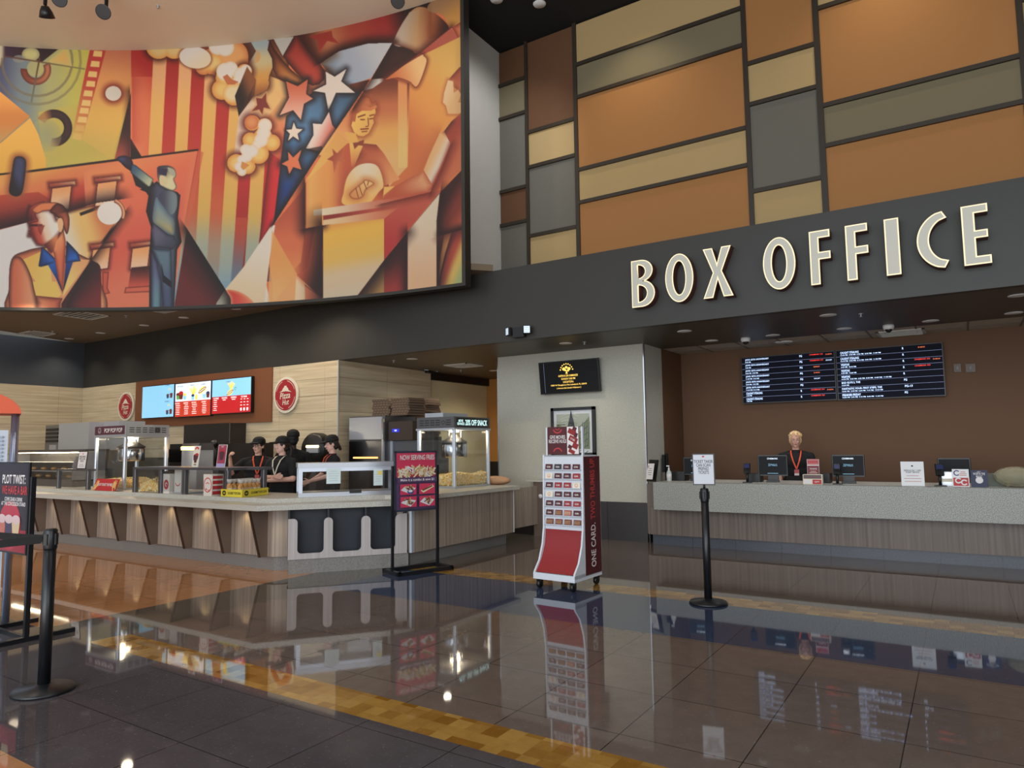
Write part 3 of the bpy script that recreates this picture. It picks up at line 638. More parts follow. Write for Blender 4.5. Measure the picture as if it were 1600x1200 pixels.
# crew member seen in profile
S(_smooth([(18,405),(40,392),(66,386),(100,383),(122,396),(142,406),(156,415),(158,440),(158,490),(18,490),(14,450)]),(190,110,70),(204,140,96),g=(20,440,60,460),e=(60,26,24),ew=6)
S([(30,408),(60,395),(75,386),(85,470),(60,485),(50,470),(56,440)],(210,170,84),(212,182,96),g=(40,420,75,440),a=.95)
S([(48,440),(56,462),(90,466),(96,460),(88,440)],(212,178,92))
S([(56,462),(98,466),(90,485),(60,485)],(206,130,90),(190,100,72),g=(60,470,90,470),e=(90,36,30),ew=6)
S(_smooth([(18,406),(32,402),(44,420),(52,445),(57,490),(18,490),(14,440)]),(190,100,68),(206,140,100),g=(20,440,52,440),e=(60,26,24),ew=5)
S([(142,406),(156,415),(158,435),(158,490),(85,490)],(44,20,22),(110,38,36),g=(110,440,145,480))
S([(120,405),(140,406),(98,464),(104,430)],(214,184,110),(206,150,100),g=(104,440,136,408))
S([(70,380),(92,378),(105,405),(102,445),(98,455),(86,420)],(212,138,90),(206,120,84),g=(80,400,102,400),e=(130,54,42),ew=5)
S([(65,386),(72,390),(92,410),(64,417),(60,416)],(24,52,110),(44,104,186),g=(62,412,84,396),e=(16,26,50),ew=4)
S([(75,414),(90,408),(97,450),(98,458),(88,436)],(36,84,160),(20,34,70),g=(78,412,96,450))
S([(104,376),(112,384),(122,395),(126,408),(102,411)],(20,40,80),(40,96,176),g=(104,380,120,405),e=(16,24,44),ew=4)
S([(103,411),(114,409),(99,455)],(28,60,120),(18,26,50),g=(105,412,100,450))
S([(91,367),(99,357),(103,378),(98,455),(91,436),(84,396),(72,384),(80,376)],(212,138,90),(196,104,70),g=(84,380,102,400),e=(120,48,38),ew=4)
S([(43,332),(46,322),(56,330),(64,328),(76,328),(84,334),(88,344),(95,341),(99,346),(98,358),(91,367),(82,377),(68,384),(58,382),(53,375),(50,370),(44,369),(46,358),(45,351)],None,g=(44,352,78,342),stops=[(100,30,30),(176,74,56),(212,186,160),(214,206,194)],e=(90,34,30),ew=4,halo=(60,24,24),hw=3)
S(_smooth([(43,348),(44,328),(56,318),(70,315),(60,325),(56,336),(60,345),(52,348)]),(120,38,36),(176,66,52),g=(45,340,60,335),e=(50,20,20),ew=3)
S(_smooth([(50,328),(62,318),(78,316),(92,318),(80,328),(68,330),(58,334)]),(206,120,76),e=(60,26,22),ew=3)
S(_smooth([(78,330),(88,318),(100,322),(108,338),(108,356),(104,366),(98,352),(95,342),(90,340),(86,336)]),(110,50,36),(170,90,60),g=(85,325,105,350),e=(44,20,20),ew=4)
S(_smooth([(90,344),(96,341),(99,350),(96,362),(92,360)]),(212,166,120))
L((46,352),(66,352),3.5,(60,24,24));S([(58,350),(70,352),(64,368),(60,362)],(130,46,38),a=.8)
S([(68,383),(88,368),(91,366),(84,392),(80,396)],(90,38,30),(196,116,76),g=(70,385,88,375))
# boom operator
S([(204,249),(222,246),(204,216)],BK)
S([(188,250),(196,246),(204,248),(210,260),(240,285),(238,295),(232,300),(212,290),(205,268),(196,262),(190,256)],(34,30,36),e=BK,ew=4)
S(_smooth([(182,248),(192,243),(203,246),(208,256),(204,264),(194,258)]),(56,66,104),(36,36,56),g=(188,246,204,262),e=(20,20,28),ew=4)
S([(206,256),(212,258),(240,280),(234,294),(204,270)],(60,84,106),(176,176,140),g=(206,262,238,288),e=(26,34,44),ew=3)
S([(236,290),(245,283),(262,296),(277,300),(282,305),(278,340),(284,378),(277,390),(272,480),(233,480),(234,388),(236,355),(228,330),(232,306),(228,300),(218,296)],None,g=(232,360,284,360),stops=[(34,30,40),(70,72,92),(76,92,104),(34,30,36)],e=(24,22,28),ew=5)
S(_smooth([(244,308),(250,316),(262,332),(272,345),(272,366),(262,364),(250,356),(239,346),(240,325)]),None,g=(262,320,250,360),stops=[(110,136,150),(130,140,130),(176,156,96)],e=(80,96,110),ew=6)
S(_smooth([(252,300),(266,298),(276,305),(276,325),(268,335),(258,325),(248,310)]),(60,58,76),(124,134,136),g=(252,310,274,310),a=.8)
S([(236,360),(240,348),(262,366),(272,368),(278,380),(270,390),(240,386)],(92,88,108),(60,64,80),g=(245,365,268,385),e=(40,40,50),ew=4)
S([(237,388),(268,390),(270,480),(254,480),(250,420)],(90,110,124),(70,78,104),g=(255,400,262,470),e=(30,32,44),ew=4)
S([(236,392),(246,410),(252,440),(252,480),(236,480)],(90,92,120),(96,128,140),g=(240,410,246,470),e=(34,34,50),ew=4)
S([(252,412),(256,430),(268,440),(268,450),(254,440)],(26,24,34))
S(_smooth([(246,262),(252,259),(264,259),(273,264),(275,275),(272,280),(276,292),(270,298),(258,294),(250,288),(246,276)]),(60,56,66),(200,190,150),g=(246,265,262,285),e=(44,44,50),ew=3)
S(_smooth([(250,275),(258,276),(262,284),(258,290),(250,288)]),(196,180,140));S([(245,262),(262,264),(260,275),(248,272)],(50,42,66))
S(_smooth([(262,262),(272,266),(274,274),(268,274)]),(160,158,136))
# dark triangle, disc corner
S([(292,357),(352,452),(337,480),(272,480)],None,g=(285,440,330,400),stops=[(96,36,34),(70,28,28),(30,18,18)],e=(30,18,18),ew=10,es=[0])
S([(352,452),(334,480),(372,480)],(150,150,134),(40,28,24),g=(345,465,362,466))
S(_smooth([(354,453),(372,455),(388,464),(398,476),(400,492),(366,492),(360,466)]),(186,60,50),(206,110,84),g=(360,470,392,466),e=(206,150,110),ew=4)
S([(310,235),(318,238),(296,352),(290,355)],(190,96,70),a=.7)
DKB=(38,18,18)
AB([(503,350),(503,468)],38,DKB,(490,400));AB([(505,352),(478,357)],14,DKB,(490,370));AB([(477,285),(477,357)],24,DKB,(465,320),.9)
AB([(597,318),(668,301)],16,(90,34,30),(630,330),.8);AB([(637,364),(637,480)],20,DKB,(630,400),.9);AB([(688,302),(683,350),(682,480)],26,DKB,(700,400),.9)
AB([(690,368),(750,350)],16,DKB,(720,345),.9);AB([(690,368),(750,350)],22,(80,34,34),(720,375),.8)
AB([(704,226),(690,262),(672,300)],16,(96,38,32),(715,260),.85);AB([(660,266),(672,240),(686,210)],26,(176,96,58),(660,230),.7)
AB([(0,358),(43,347)],26,DKB,(20,320),.95);AB([(108,330),(152,317),(186,312)],26,DKB,(130,290),.95);AB([(194,332),(142,406),(100,480)],18,DKB,(180,400),.9)
AB([(600,407),(636,363)],22,DKB,(636,400),.8);AB([(548,476),(600,407)],22,DKB,(590,450),.7)
AB([(352,452),(292,357)],26,(24,14,14),(310,420),.9)
AB([(567,142),(498,242),(427,352)],9,(24,26,34),(500,200),.8)
AB([(613,67),(580,123),(552,168)],14,DKB,(620,110),.8);AB([(604,123),(655,84),(706,43)],14,(60,24,22),(640,80),.8)
AB([(500,99),(530,80),(575,68),(613,67)],16,DKB,(540,60),.9);AB([(612,67),(655,84)],12,(80,34,28),(630,60),.8)
AB([(206,216),(206,80)],24,(176,50,44),(215,150),.55);AB([(203,143),(203,250)],14,(60,28,28),(195,220),.8)
S(ell(171,333,19,18),(212,204,194));S(arc(172,333,19,24,-70,25),(206,150,110),e=(80,30,28),ew=2)
CV=np.clip((CV-.5)*1.05+.50,0,1)
_r0=int((474-MY0)*SS);_c0=int((400-MX0)*SS);CV[_r0:,:_c0]=CV[_r0,:_c0][None]
def build_mural():
    a0,a1=94.83,142.;st=.0086;nu=int(R(a1-a0)*AR/st);z0,z1=3.99,8.69;nv=int((z1-z0)/st)
    th=np.radians(np.linspace(a0,a1,nu+1));zz=np.linspace(z0,z1,nv+1)
    TH,ZZ=np.meshgrid(th,zz);P=np.stack([ACX+AR*np.cos(TH),ACY+AR*np.sin(TH),ZZ],-1).reshape(-1,3)
    v=P-CC;d=v@CF;px=800+FPX*(v@CR)/d;py=600-FPX*(v@CU)/d
    fx=np.clip((px-MX0)*SS,0,MW-1.01);fy=np.clip((py-MY0)*SS,0,MH-1.01);ix=fx.astype(int);iy=fy.astype(int);tx_=(fx-ix)[:,None];ty_=(fy-iy)[:,None]
    c=(CV[iy,ix]*(1-tx_)+CV[iy,ix+1]*tx_)*(1-ty_)+(CV[iy+1,ix]*(1-tx_)+CV[iy+1,ix+1]*tx_)*ty_
    c=np.where(c<=.04045,c/12.92,((c+.055)/1.055)**2.4)*MURAL_GAIN
    n=nu+1;I=(np.arange(nv)[:,None]*n+np.arange(nu)[None,:]).reshape(-1)
    F=np.stack([I,I+n,I+n+1,I+1],-1).astype(np.int32)   # faces the lobby
    me=bpy.data.meshes.new('painting');me.vertices.add(len(P));me.vertices.foreach_set('co',P.astype(np.float32).ravel())
    me.loops.add(F.size);me.loops.foreach_set('vertex_index',F.ravel());me.polygons.add(len(F))
    me.polygons.foreach_set('loop_start',np.arange(0,F.size,4,dtype=np.int32));me.update(calc_edges=True)
    ca=me.color_attributes.new('paint','FLOAT_COLOR','POINT');ca.data.foreach_set('color',np.concatenate([np.clip(c,0,.9),np.ones((len(c),1))],1).astype(np.float32).ravel())
    m=bpy.data.materials.new('airbrushed_paint');m.use_nodes=True;nt=m.node_tree;at=nt.nodes.new('ShaderNodeAttribute');at.attribute_name='paint'
    nt.links.new(at.outputs['Color'],nt.nodes['Principled BSDF'].inputs['Base Color']);nt.nodes['Principled BSDF'].inputs['Roughness'].default_value=.6
    me.materials.append(m);me.polygons.foreach_set('use_smooth',np.ones(len(F),bool))
    o=bpy.data.objects.new('painting',me);COL.objects.link(o)
    root=thing('mural','large curved airbrushed mural of film making and popcorn hanging over the concession stand','mural',(0,0,0))
    o.parent=root
    b=MB();b.prism(arcpts(AR+.005,a0,a1,60)+arcpts(AR+.14,a0,a1,60)[::-1],z0,z1,HEAD);b.build('backing_wall',root)
    b=MB();dk=mat('mural_edge_paint',(44,42,38),.6);b.prism(arcpts(AR-.02,a0,a1,60)+arcpts(AR+.14,a0,a1,60)[::-1],z0-.05,z0,dk)
    e0,e1=a0-.28,a0;b.prism([arcpts(AR-.02,e0,e1,1)[0],arcpts(AR-.02,e0,e1,1)[1],arcpts(AR+.14,e0,e1,1)[1],arcpts(AR+.14,e0,e1,1)[0]],z0-.05,z1,dk)
    b.build('edge_trim',root)
MURAL_GAIN=.95
build_mural()
# ---------------------------------------------------------------- concession counter
WOOD=mat('gray_brown_laminate',(136,120,108),.42,mix=((180,164,150),(28,28,.5),6,.2),coat=.15)
WOODL=mat('pale_gray_laminate',(176,166,164),.42,mix=((196,188,186),(30,30,.6),5,.2))
STONE=mat('speckled_quartz',(176,172,160),.35,mix=((208,204,194),(110,110,110),3,.12))
STONEK=mat('gray_kick_tile',(120,116,112),.4,mix=((142,138,134),(60,60,60),3,.2))
FIN=mat('taupe_fin',(110,94,84),.5);EDGEB=mat('dark_edge_band',(60,42,32),.5)
ALU=mat('satin_aluminium',(214,222,234),.34,.5)
NV=mat('dark_bin_interior',(34,40,50),.5)
D=Vector((.6206,.7841,0)).normalized()      # direction of the angled front
NO=Vector((D.y,-D.x,0))                    # outward
cct=thing('concession_counter','long concession counter of grey-brown laminate with pale stone ledge and angled trash bay','counter',(-7.2,5.7,0))
def cl(v): return (v[0]+7.2,v[1]-5.7)
def cp(*P): return [cl(p) for p in P]
A0=(-7.28,5.77);A1=(-6.02,6.92)
# kick plates
b=MB();b.prism(cp((-18.4,5.80),(-7.30,5.80),(-6.3,6.92),(-6.05,6.92),(-6.05,9.15),(-6.9,9.15),(-6.9,7.1),(-7.7,6.5),(-18.4,6.5)),.0,.17,STONEK);b.build('kick_plate',cct)
b=MB();b.prism(cp((-18.4,5.76),(-7.28,5.76),(-6.3,6.86),(-6.0,6.86),(-6.0,9.2),(-6.9,9.2),(-6.9,7.1),(-7.7,6.5),(-18.4,6.5)),.17,.76,WOOD);b.build('front_panel',cct)
b=MB();b.prism(cp((-6.0,6.90),(-5.955,6.90),(-5.955,9.22),(-6.0,9.22)),.17,.868,WOOD);b.prism(cp((-6.0,6.86),(-6.0,9.2),(-6.9,9.2),(-6.9,7.1)),.76,.868,WOOD);b.build('side_panel',cct)
b=MB();b.prism(cp((-6.0,6.84),(-5.96,6.84),(-5.96,6.895),(-6.0,6.895)),.17,.80,ALU);b.build('corner_trim',cct)
b=MB();b.prism(cp((-5.95,9.22),(-5.95,9.24),(-6.0,9.24),(-6.0,9.22)),.17,.868,WHITE);b.build('end_trim',cct)
# lower ledge
c0=Vector((-7.13,5.40,0));c1=Vector((-6.03,6.78,0))
b=MB();b.prism(cp((-18.4,5.40),(c0.x,5.40),(c1.x,c1.y),(-5.93,6.86),(-6.5,7.1),(-7.4,5.95),(-18.4,5.95)),.765,.83,STONE);b.build('ledge',cct)
b=MB();b.prism(cp((-18.4,5.73),(-7.27,5.73),(-6.42,6.84),(-5.86,6.87),(-5.86,9.27),(-6.95,9.27),(-6.95,7.4),(-7.75,6.6),(-18.4,6.6)),.83,.868,STONE)
b.prism(cp((-18.4,5.73),(-7.27,5.73),(-6.42,6.84),(-5.86,6.87),(-5.86,9.27),(-6.95,9.27),(-6.95,7.4),(-7.75,6.6),(-18.4,6.6)),.868,.885,STONE);b.build('countertop',cct)
# fins under the ledge
for px in (426-8,361.5,301,247,198,152,110,72,38,8,-20,-46,-70):
    x=PY(px,800,5.76)[0];b=MB()
    b.prismx([(y-5.7,z) for y,z in ((5.76,.17),(5.66,.17),(5.50,.765),(5.76,.765))],x+7.2-.012,x+7.2+.012,FIN)
    b.prismx([(y-5.7,z) for y,z in ((5.66,.17),(5.64,.17),(5.48,.765),(5.50,.765))],x+7.2-.013,x+7.2+.013,EDGEB)
    b.build('fin',cct)
# trash bay in the angled front
tb=Vector((-6.9,5.69,0));tl=1.45
MT=Matrix(((D.x,-NO.x,0,tb.x+7.2),(D.y,-NO.y,0,tb.y-5.7),(0,0,1,0),(0,0,0,1)))   # x along front, -y outward
def uz(px,py): p=PP(px,py,tuple(tb),(NO.x,NO.y,0));return (p-tb).dot(D),p.z
us=[uz(x,840)[0] for x in (450,464.7,506,520,564.6,579,618,636)]
bot=[uz(485,864)[1],uz(542,861)[1],uz(598,858)[1]];zt=uz(457,811)[1];print('trash',us,bot,zt)
zb=sum(bot)/3
def rounded(u0,u1,z0,z1,r):
    P=[]
    for k in range(7):
        a=PI+PI/2*k/6;P.append((u0+r+r*math.cos(a),z0+r+r*math.sin(a)))
    for k in range(7):
        a=-PI/2+PI/2*k/6;P.append((u1-r+r*math.cos(a),z0+r+r*math.sin(a)))
    return P
# outline: board with rounded slots open at the top
P=[(us[0],.17),(us[7],.17),(us[7],zt+.02),(us[6]+.07,zt+.02)]
def topc(u,r,d): return [(u+r*math.cos(a)*d,zt-r+r*math.sin(a)) for a in [PI/2+PI/2*k/6 if d>0 else PI/2*k/6 for k in range(7)]]
P=[(us[0],.17),(us[7],.17),(us[7],zt+.01),(us[6]+.07,zt+.01)]+[(us[6]+.07-.07*math.sin(PI/2*k/6),zt+.01-.07+.07*math.cos(PI/2*k/6)) for k in range(1,7)]
slots=[(us[5],us[6]),(us[3],us[4]),(us[1],us[2])]
for k,(a,c) in enumerate(slots):
    P+=rounded(a,c,zb,zt,.05)[::-1]
    if k<2:
        n=slots[k+1][1];r=(a-n)/2;P+=[((a+n)/2+r*math.cos(q),zt-r+r*math.sin(q)) for q in [PI*j/10 for j in range(11)]]
    else: P+=[(us[1]-.05+.05*math.cos(q),zt-.05+.05*math.sin(q)) for q in [PI/2*j/5 for j in range(6)]]+[(us[0],zt)]
b=MB();b.prismy([(u,z) for u,z in P],0,.03,WOODL);b.build('trash_bay_front',cct,MT)
b=MB();b.box(us[0]+.01,tl,.03,.18,.0,.17,STONEK);b.box(us[0]+.01,tl,.01,.03,.0,.165,STONEK);b.build('trash_bay_kick',cct,MT)
b=MB();b.box(us[0],us[0]+.02,.03,.24,.17,.76,NV);b.box(us[0],tl,.2,.24,.17,.76,NV);b.box(us[0]+.02,tl,.03,.2,.17,.2,NV)
for u in ((us[2]+us[3])/2,(us[4]+us[5])/2,us[7]-.02): b.box(u-.012,u+.012,.03,.2,.2,.76,NV)
b.build('trash_bay_interior',cct,MT)
# warm strip lamp under the ledge
FX=sorted(PY(px,800,5.76)[0] for px in (426-8,361.5,301,247,198,152,110,72,38,8,-20,-46))
for x in FX: spot('under_ledge_spot',(x+.34,5.66,.75),(x+.34,5.74,.2),2.4,(1,.82,.45),120,1.,.012)
# swing gate and post
gt=thing('swing_gate','low grey-brown swing gate closing the gap between counter end and pillar','gate',(-6.08,9.3,0))
for y0,y1 in ((.0,.42),(.43,.84)):
    b=MB();b.box(-.02,.02,y0,y1,.2,.83,WOOD,bev=.005);b.build('gate_leaf',gt)
ps=thing('counter_post','taupe gate post with small stone cap and round white doorstop beside the pillar','post',(-6.02,10.17,0))
b=MB();b.box(-.12,.14,-.03,.1,0,.9,FIN);b.build('post_body',ps)
b=MB();b.box(-.24,.16,-.06,.1,.9,.925,STONE);b.build('cap',ps)
b=MB();b.lathe([(0,0),(.035,.0),(.04,.012),(.02,.03),(0,.032)],WHITE,M=T(.02,-.03,.66)@Matrix.Rotation(PI/2,4,'X'));b.build('doorstop',ps)
# ---------------------------------------------------------------- menu displays
SCR_BL=mat('screen_sky_blue',(132,190,222),.3,emit=.7);SCR_W=mat('screen_pale',(214,226,240),.3,emit=.65);SCR_R=mat('screen_red',(176,28,34),.4,emit=.6);SCR_OR=mat('screen_orange_red',(184,50,30),.4,emit=.6)
SCR_T=mat('screen_white_text',(246,240,236),.3,emit=.9);SCR_D=mat('screen_dark_print',(50,60,90),.4,emit=.5);SCR_Y=mat('screen_fries_yellow',(226,196,90),.4,emit=.8);SCR_G=mat('screen_green',(90,150,80),.4,emit=.7);SCR_N=mat('screen_brown',(96,40,30),.4,emit=.7)
def display(name,label,px4,Y,fill,cat='screen',group=None,dep=.06,tilt=0.):
    a,bq,c,d=[PY(x,y,Y) for x,y in px4]  # tl tr br bl
    x0=(a.x+d.x)/2;x1=(bq.x+c.x)/2;z1=(a.z+bq.z)/2;z0=(c.z+d.z)/2
    t=thing(name,label,cat,((x0+x1)/2,Y,(z0+z1)/2),0,group);w_,h_=x1-x0,z1-z0
    m=MB();m.box(-w_/2,w_/2,0,dep,-h_/2,h_/2,BLACK);m.build('housing',t,Matrix.Rotation(tilt,4,'X'))
    p=Panel(w_-.03,h_-.03,.004,BLACK);fill(p,w_-.03,h_-.03);p.build('screen',t,T(0,-.004,0)@Matrix.Rotation(tilt,4,'X'))
    m=MB();m.box(-.15,.15,dep,.07 if Y<9 else (.115 if not tilt else .13),-.12,.12,BLACK);m.build('wall_bracket',t)
    return t
def foodcup(p,x,z,s,mats):
    p.poly([(x-s*.35,z-s*.5),(x+s*.35,z-s*.5),(x+s*.5,z+s*.3),(x-s*.5,z+s*.3)],mats[0]);p.disc(x,z+s*.35,s*.5,s*.25,mats[1],12)
def fries(p,x,z,s,m):
    rr=random.Random(3)
    for k in range(12): a=rr.uniform(-1,1);p.rect(x+a*s*.5,z+rr.uniform(-.1,.35)*s,s*.1,s*.9,m,rot=-a*.8)
def dog(p,x,z,s,rot=.4):
    for w_,h_,m in ((1.,.45,SCR_Y),(1.1,.2,SCR_N),(.9,.06,SCR_T)):
        c,q=math.cos(rot),math.sin(rot);p.poly([(x+s*(w_/2*math.cos(k*PI/8)*c-h_/2*math.sin(k*PI/8)*q),z+s*(w_/2*math.cos(k*PI/8)*q+h_/2*math.sin(k*PI/8)*c)) for k in range(16)],m)
def rows(p,x,z,w,n,dz,m,h=.012,seed=1):
    rr=random.Random(seed)
    for k in range(n): p.rect(x,z-k*dz,w*rr.uniform(.6,1),h,m)
def m1(p,w,h):
    p.rect(0,0,w,h,SCR_BL)
    for z in (h*.28,-h*.22):
        p.text('COMBO %d'%(1 if z>0 else 2),w*.3,z+.14,w*.15,.03,SCR_D,0);p.ring(w*.36,z+.01,.05,.065,SCR_Y,20,160,8);foodcup(p,w*.42,z-.09,.1,(SCR_N,SCR_N));foodcup(p,w*.31,z-.10,.09,(SCR_D,SCR_N));p.ring(w*.37,z-.09,.03,.04,SCR_D,0,300,8)
def m2(p,w,h):
    p.rect(0,0,w,h,SCR_W);p.rect(0,-h*.27,w,h*.46,SCR_OR)
    for x,t in ((-w*.36,'BEST VALUE'),(0,'COMBO 2'),(w*.3,'COMBO 3')): p.text(t,x,h*.42,w*.16,.03,SCR_D,0)
    foodcup(p,-w*.42,h*.12,.13,(SCR_G,SCR_N));foodcup(p,-w*.33,h*.14,.16,(SCR_N,SCR_R));foodcup(p,-w*.22,h*.1,.12,(SCR_BL,SCR_Y))
    fries(p,w*.02,h*.2,.2,SCR_Y);foodcup(p,w*.02,h*.06,.11,(SCR_BL,SCR_D));foodcup(p,w*.12,h*.05,.1,(SCR_Y,SCR_Y))
    dog(p,w*.28,h*.25,.28);foodcup(p,w*.34,h*.1,.13,(SCR_BL,SCR_W));foodcup(p,w*.44,h*.1,.12,(SCR_N,SCR_D))
    for k,x in enumerate((-w*.4,-w*.15,w*.08,w*.36)):
        p.text(('POPCORN','DRINKS','HOT FOOD','CANDY')[k],x-.02,-h*.1,w*.13,.03,SCR_T);rows(p,x,-h*.16,w*.14,6,.038,SCR_T,.01,k)
def m3(p,w,h):
    p.rect(0,0,w,h,SCR_BL);p.rect(0,-h*.25,w,h*.5,SCR_R)
    p.text('COMBO 4',-w*.08,h*.42,w*.12,.03,SCR_D,0);fries(p,-w*.0,h*.26,.16,SCR_Y);dog(p,-w*.02,h*.1,.22);p.ring(w*.12,h*.2,.02,.035,SCR_G,0,300,8)
    for k,x in enumerate((-w*.38,-w*.16,w*.08,w*.34)):
        p.text(('SLUSHIES','SNACKS','DRINKS','ICE CREAM')[k],x,-h*.05,w*.14,.032,SCR_T)
    rows(p,-w*.4,-h*.11,w*.12,6,.04,SCR_T,.01,9);rows(p,-w*.16,-h*.11,w*.12,1,.05,SCR_T);rows(p,w*.08,-h*.11,w*.14,1,.05,SCR_T)
    for i in range(4):
        for j in range(3):p.rect(w*(.28+.08*j),-h*.12-i*.06,.05,.012,SCR_T)
    for j in range(3):p.disc(w*(.28+.08*j),-h*.42,.025,.03,SCR_T,8)
display('menu_display','pale blue menu screen with nearly empty picture, left of the three above the fryers',[(219,604),(270,600),(275,652),(225,654)],8.695,m1,group='menu screens over the concession')
display('menu_display','menu screen with popcorn, drinks and orange-red price list, middle of the three',[(271,600),(327,594),(333,650),(276,652)],8.695,m2,group='menu screens over the concession')
display('menu_display','menu screen with fries over blue and crimson price list, right of the three',[(328,594),(389,588),(397,644),(334,648)],8.695,m3,group='menu screens over the concession')
# round pizza signs
PWH=mat('sign_offwhite',(216,208,190),.5);PRD=mat('sign_dark_red',(158,34,42),.5)
def pizza_sign(px,py,rpx,rpy,label):
    c=PY(px,py,YH-.03);rx=PY(px+rpx,py,YH-.03).x-c.x;rz=abs(PY(px,py-rpy,YH-.03).z-c.z)
    r=(rx+rz)/2
    t=thing('wall_sign',label,'sign',(c.x,YH-.04,c.z));m=MB();m.lathe([(0,0),(r,0),(r,.03),(0,.03)],PWH,M=Matrix.Rotation(PI/2,4,'X'),n=48,smooth=False);m.build('disc',t,T(0,.03,0))
    p=Panel(.02,.02,.004,PRD);p.disc(0,0,r*.86,r*.86,PRD,48)
    for a in ((20,80),(110,165),(200,260),(290,350)): p.ring(0,0,r*.76,r*.79,PWH,a[0],a[1],14)
    roof=[(-.52,.14),(-.30,.24),(-.2,.38),(-.12,.42),(-.1,.5),(.1,.5),(.12,.42),(.2,.38),(.3,.24),(.55,.14),(.3,.17),(0,.2),(-.3,.17)]
    p.poly([(x*r*.95,z*r) for x,z in roof],PWH)
    p.text('Pizza',0,-.04*r,r*.85,r*.34,PWH,.02,.06,.2);p.text('Hut',.05*r,-.40*r,r*.52,r*.30,PWH,.02,.06,.2);p.build('emblem',t,T(0,-.006,0))
pizza_sign(197,635,12,23,'round red and white pizza restaurant sign left of the menu screens')
pizza_sign(447,617,18.5,29,'round red and white pizza restaurant sign right of the menu screens')
# ---------------------------------------------------------------- popcorn machines
POPC=mat('popcorn',(244,186,72),.7,mix=((255,238,190),(34,34,34),2,.12));POPW=mat('popcorn_buttery',(240,196,90),.7)
def mound(name,parent,x0,x1,y0,y1,z0,hf,n,seed=1,r=.02):
    rr=random.Random(seed);b=MB();N=14
    def H(u,v): return hf(u,v)
    vs=[(x0+(x1-x0)*i/N,y0+(y1-y0)*j/N,z0+H(i/N,j/N)) for j in range(N+1) for i in range(N+1)]
    fs=[(j*(N+1)+i,j*(N+1)+i+1,(j+1)*(N+1)+i+1,(j+1)*(N+1)+i) for j in range(N) for i in range(N)]
    b.add(vs,fs,POPC);e=[]
    for s_ in ((0,),(1,)):
        pass
    b.box(x0,x1,y0,y1,z0-.005,z0+.01,POPC)
    for k in range(4):
        for i in range(N):
            if k==0:u=[(i/N,0),((i+1)/N,0)]
            elif k==1:u=[((i+1)/N,1),(i/N,1)]
            elif k==2:u=[(0,(i+1)/N),(0,i/N)]
            else:u=[(1,i/N),(1,(i+1)/N)]
            (a,c),(d,f)=u;X=lambda q:x0+(x1-x0)*q;Y=lambda q:y0+(y1-y0)*q
            b.add([(X(a),Y(c),z0),(X(d),Y(f),z0),(X(d),Y(f),z0+H(d,f)),(X(a),Y(c),z0+H(a,c))],[(0,1,2,3)],POPC)
    for k in range(n):
        u,v=rr.random(),rr.random()
        s=rr.uniform(.7,1.3)*r;z=z0+H(u,v)
        if rr.random()<.45:
            if rr.random()<.5:v=0 
            else:u=1
            z=z0+rr.random()*H(u,v)
        b.ball((x0+(x1-x0)*u,y0+(y1-y0)*v,z),s,s*rr.uniform(.7,1),s*rr.uniform(.7,1),POPC,6,4)
    o=b.build(name,parent);o['kind']='stuff';return o
KET=mat('kettle_steel',(200,202,208),.18,1.)
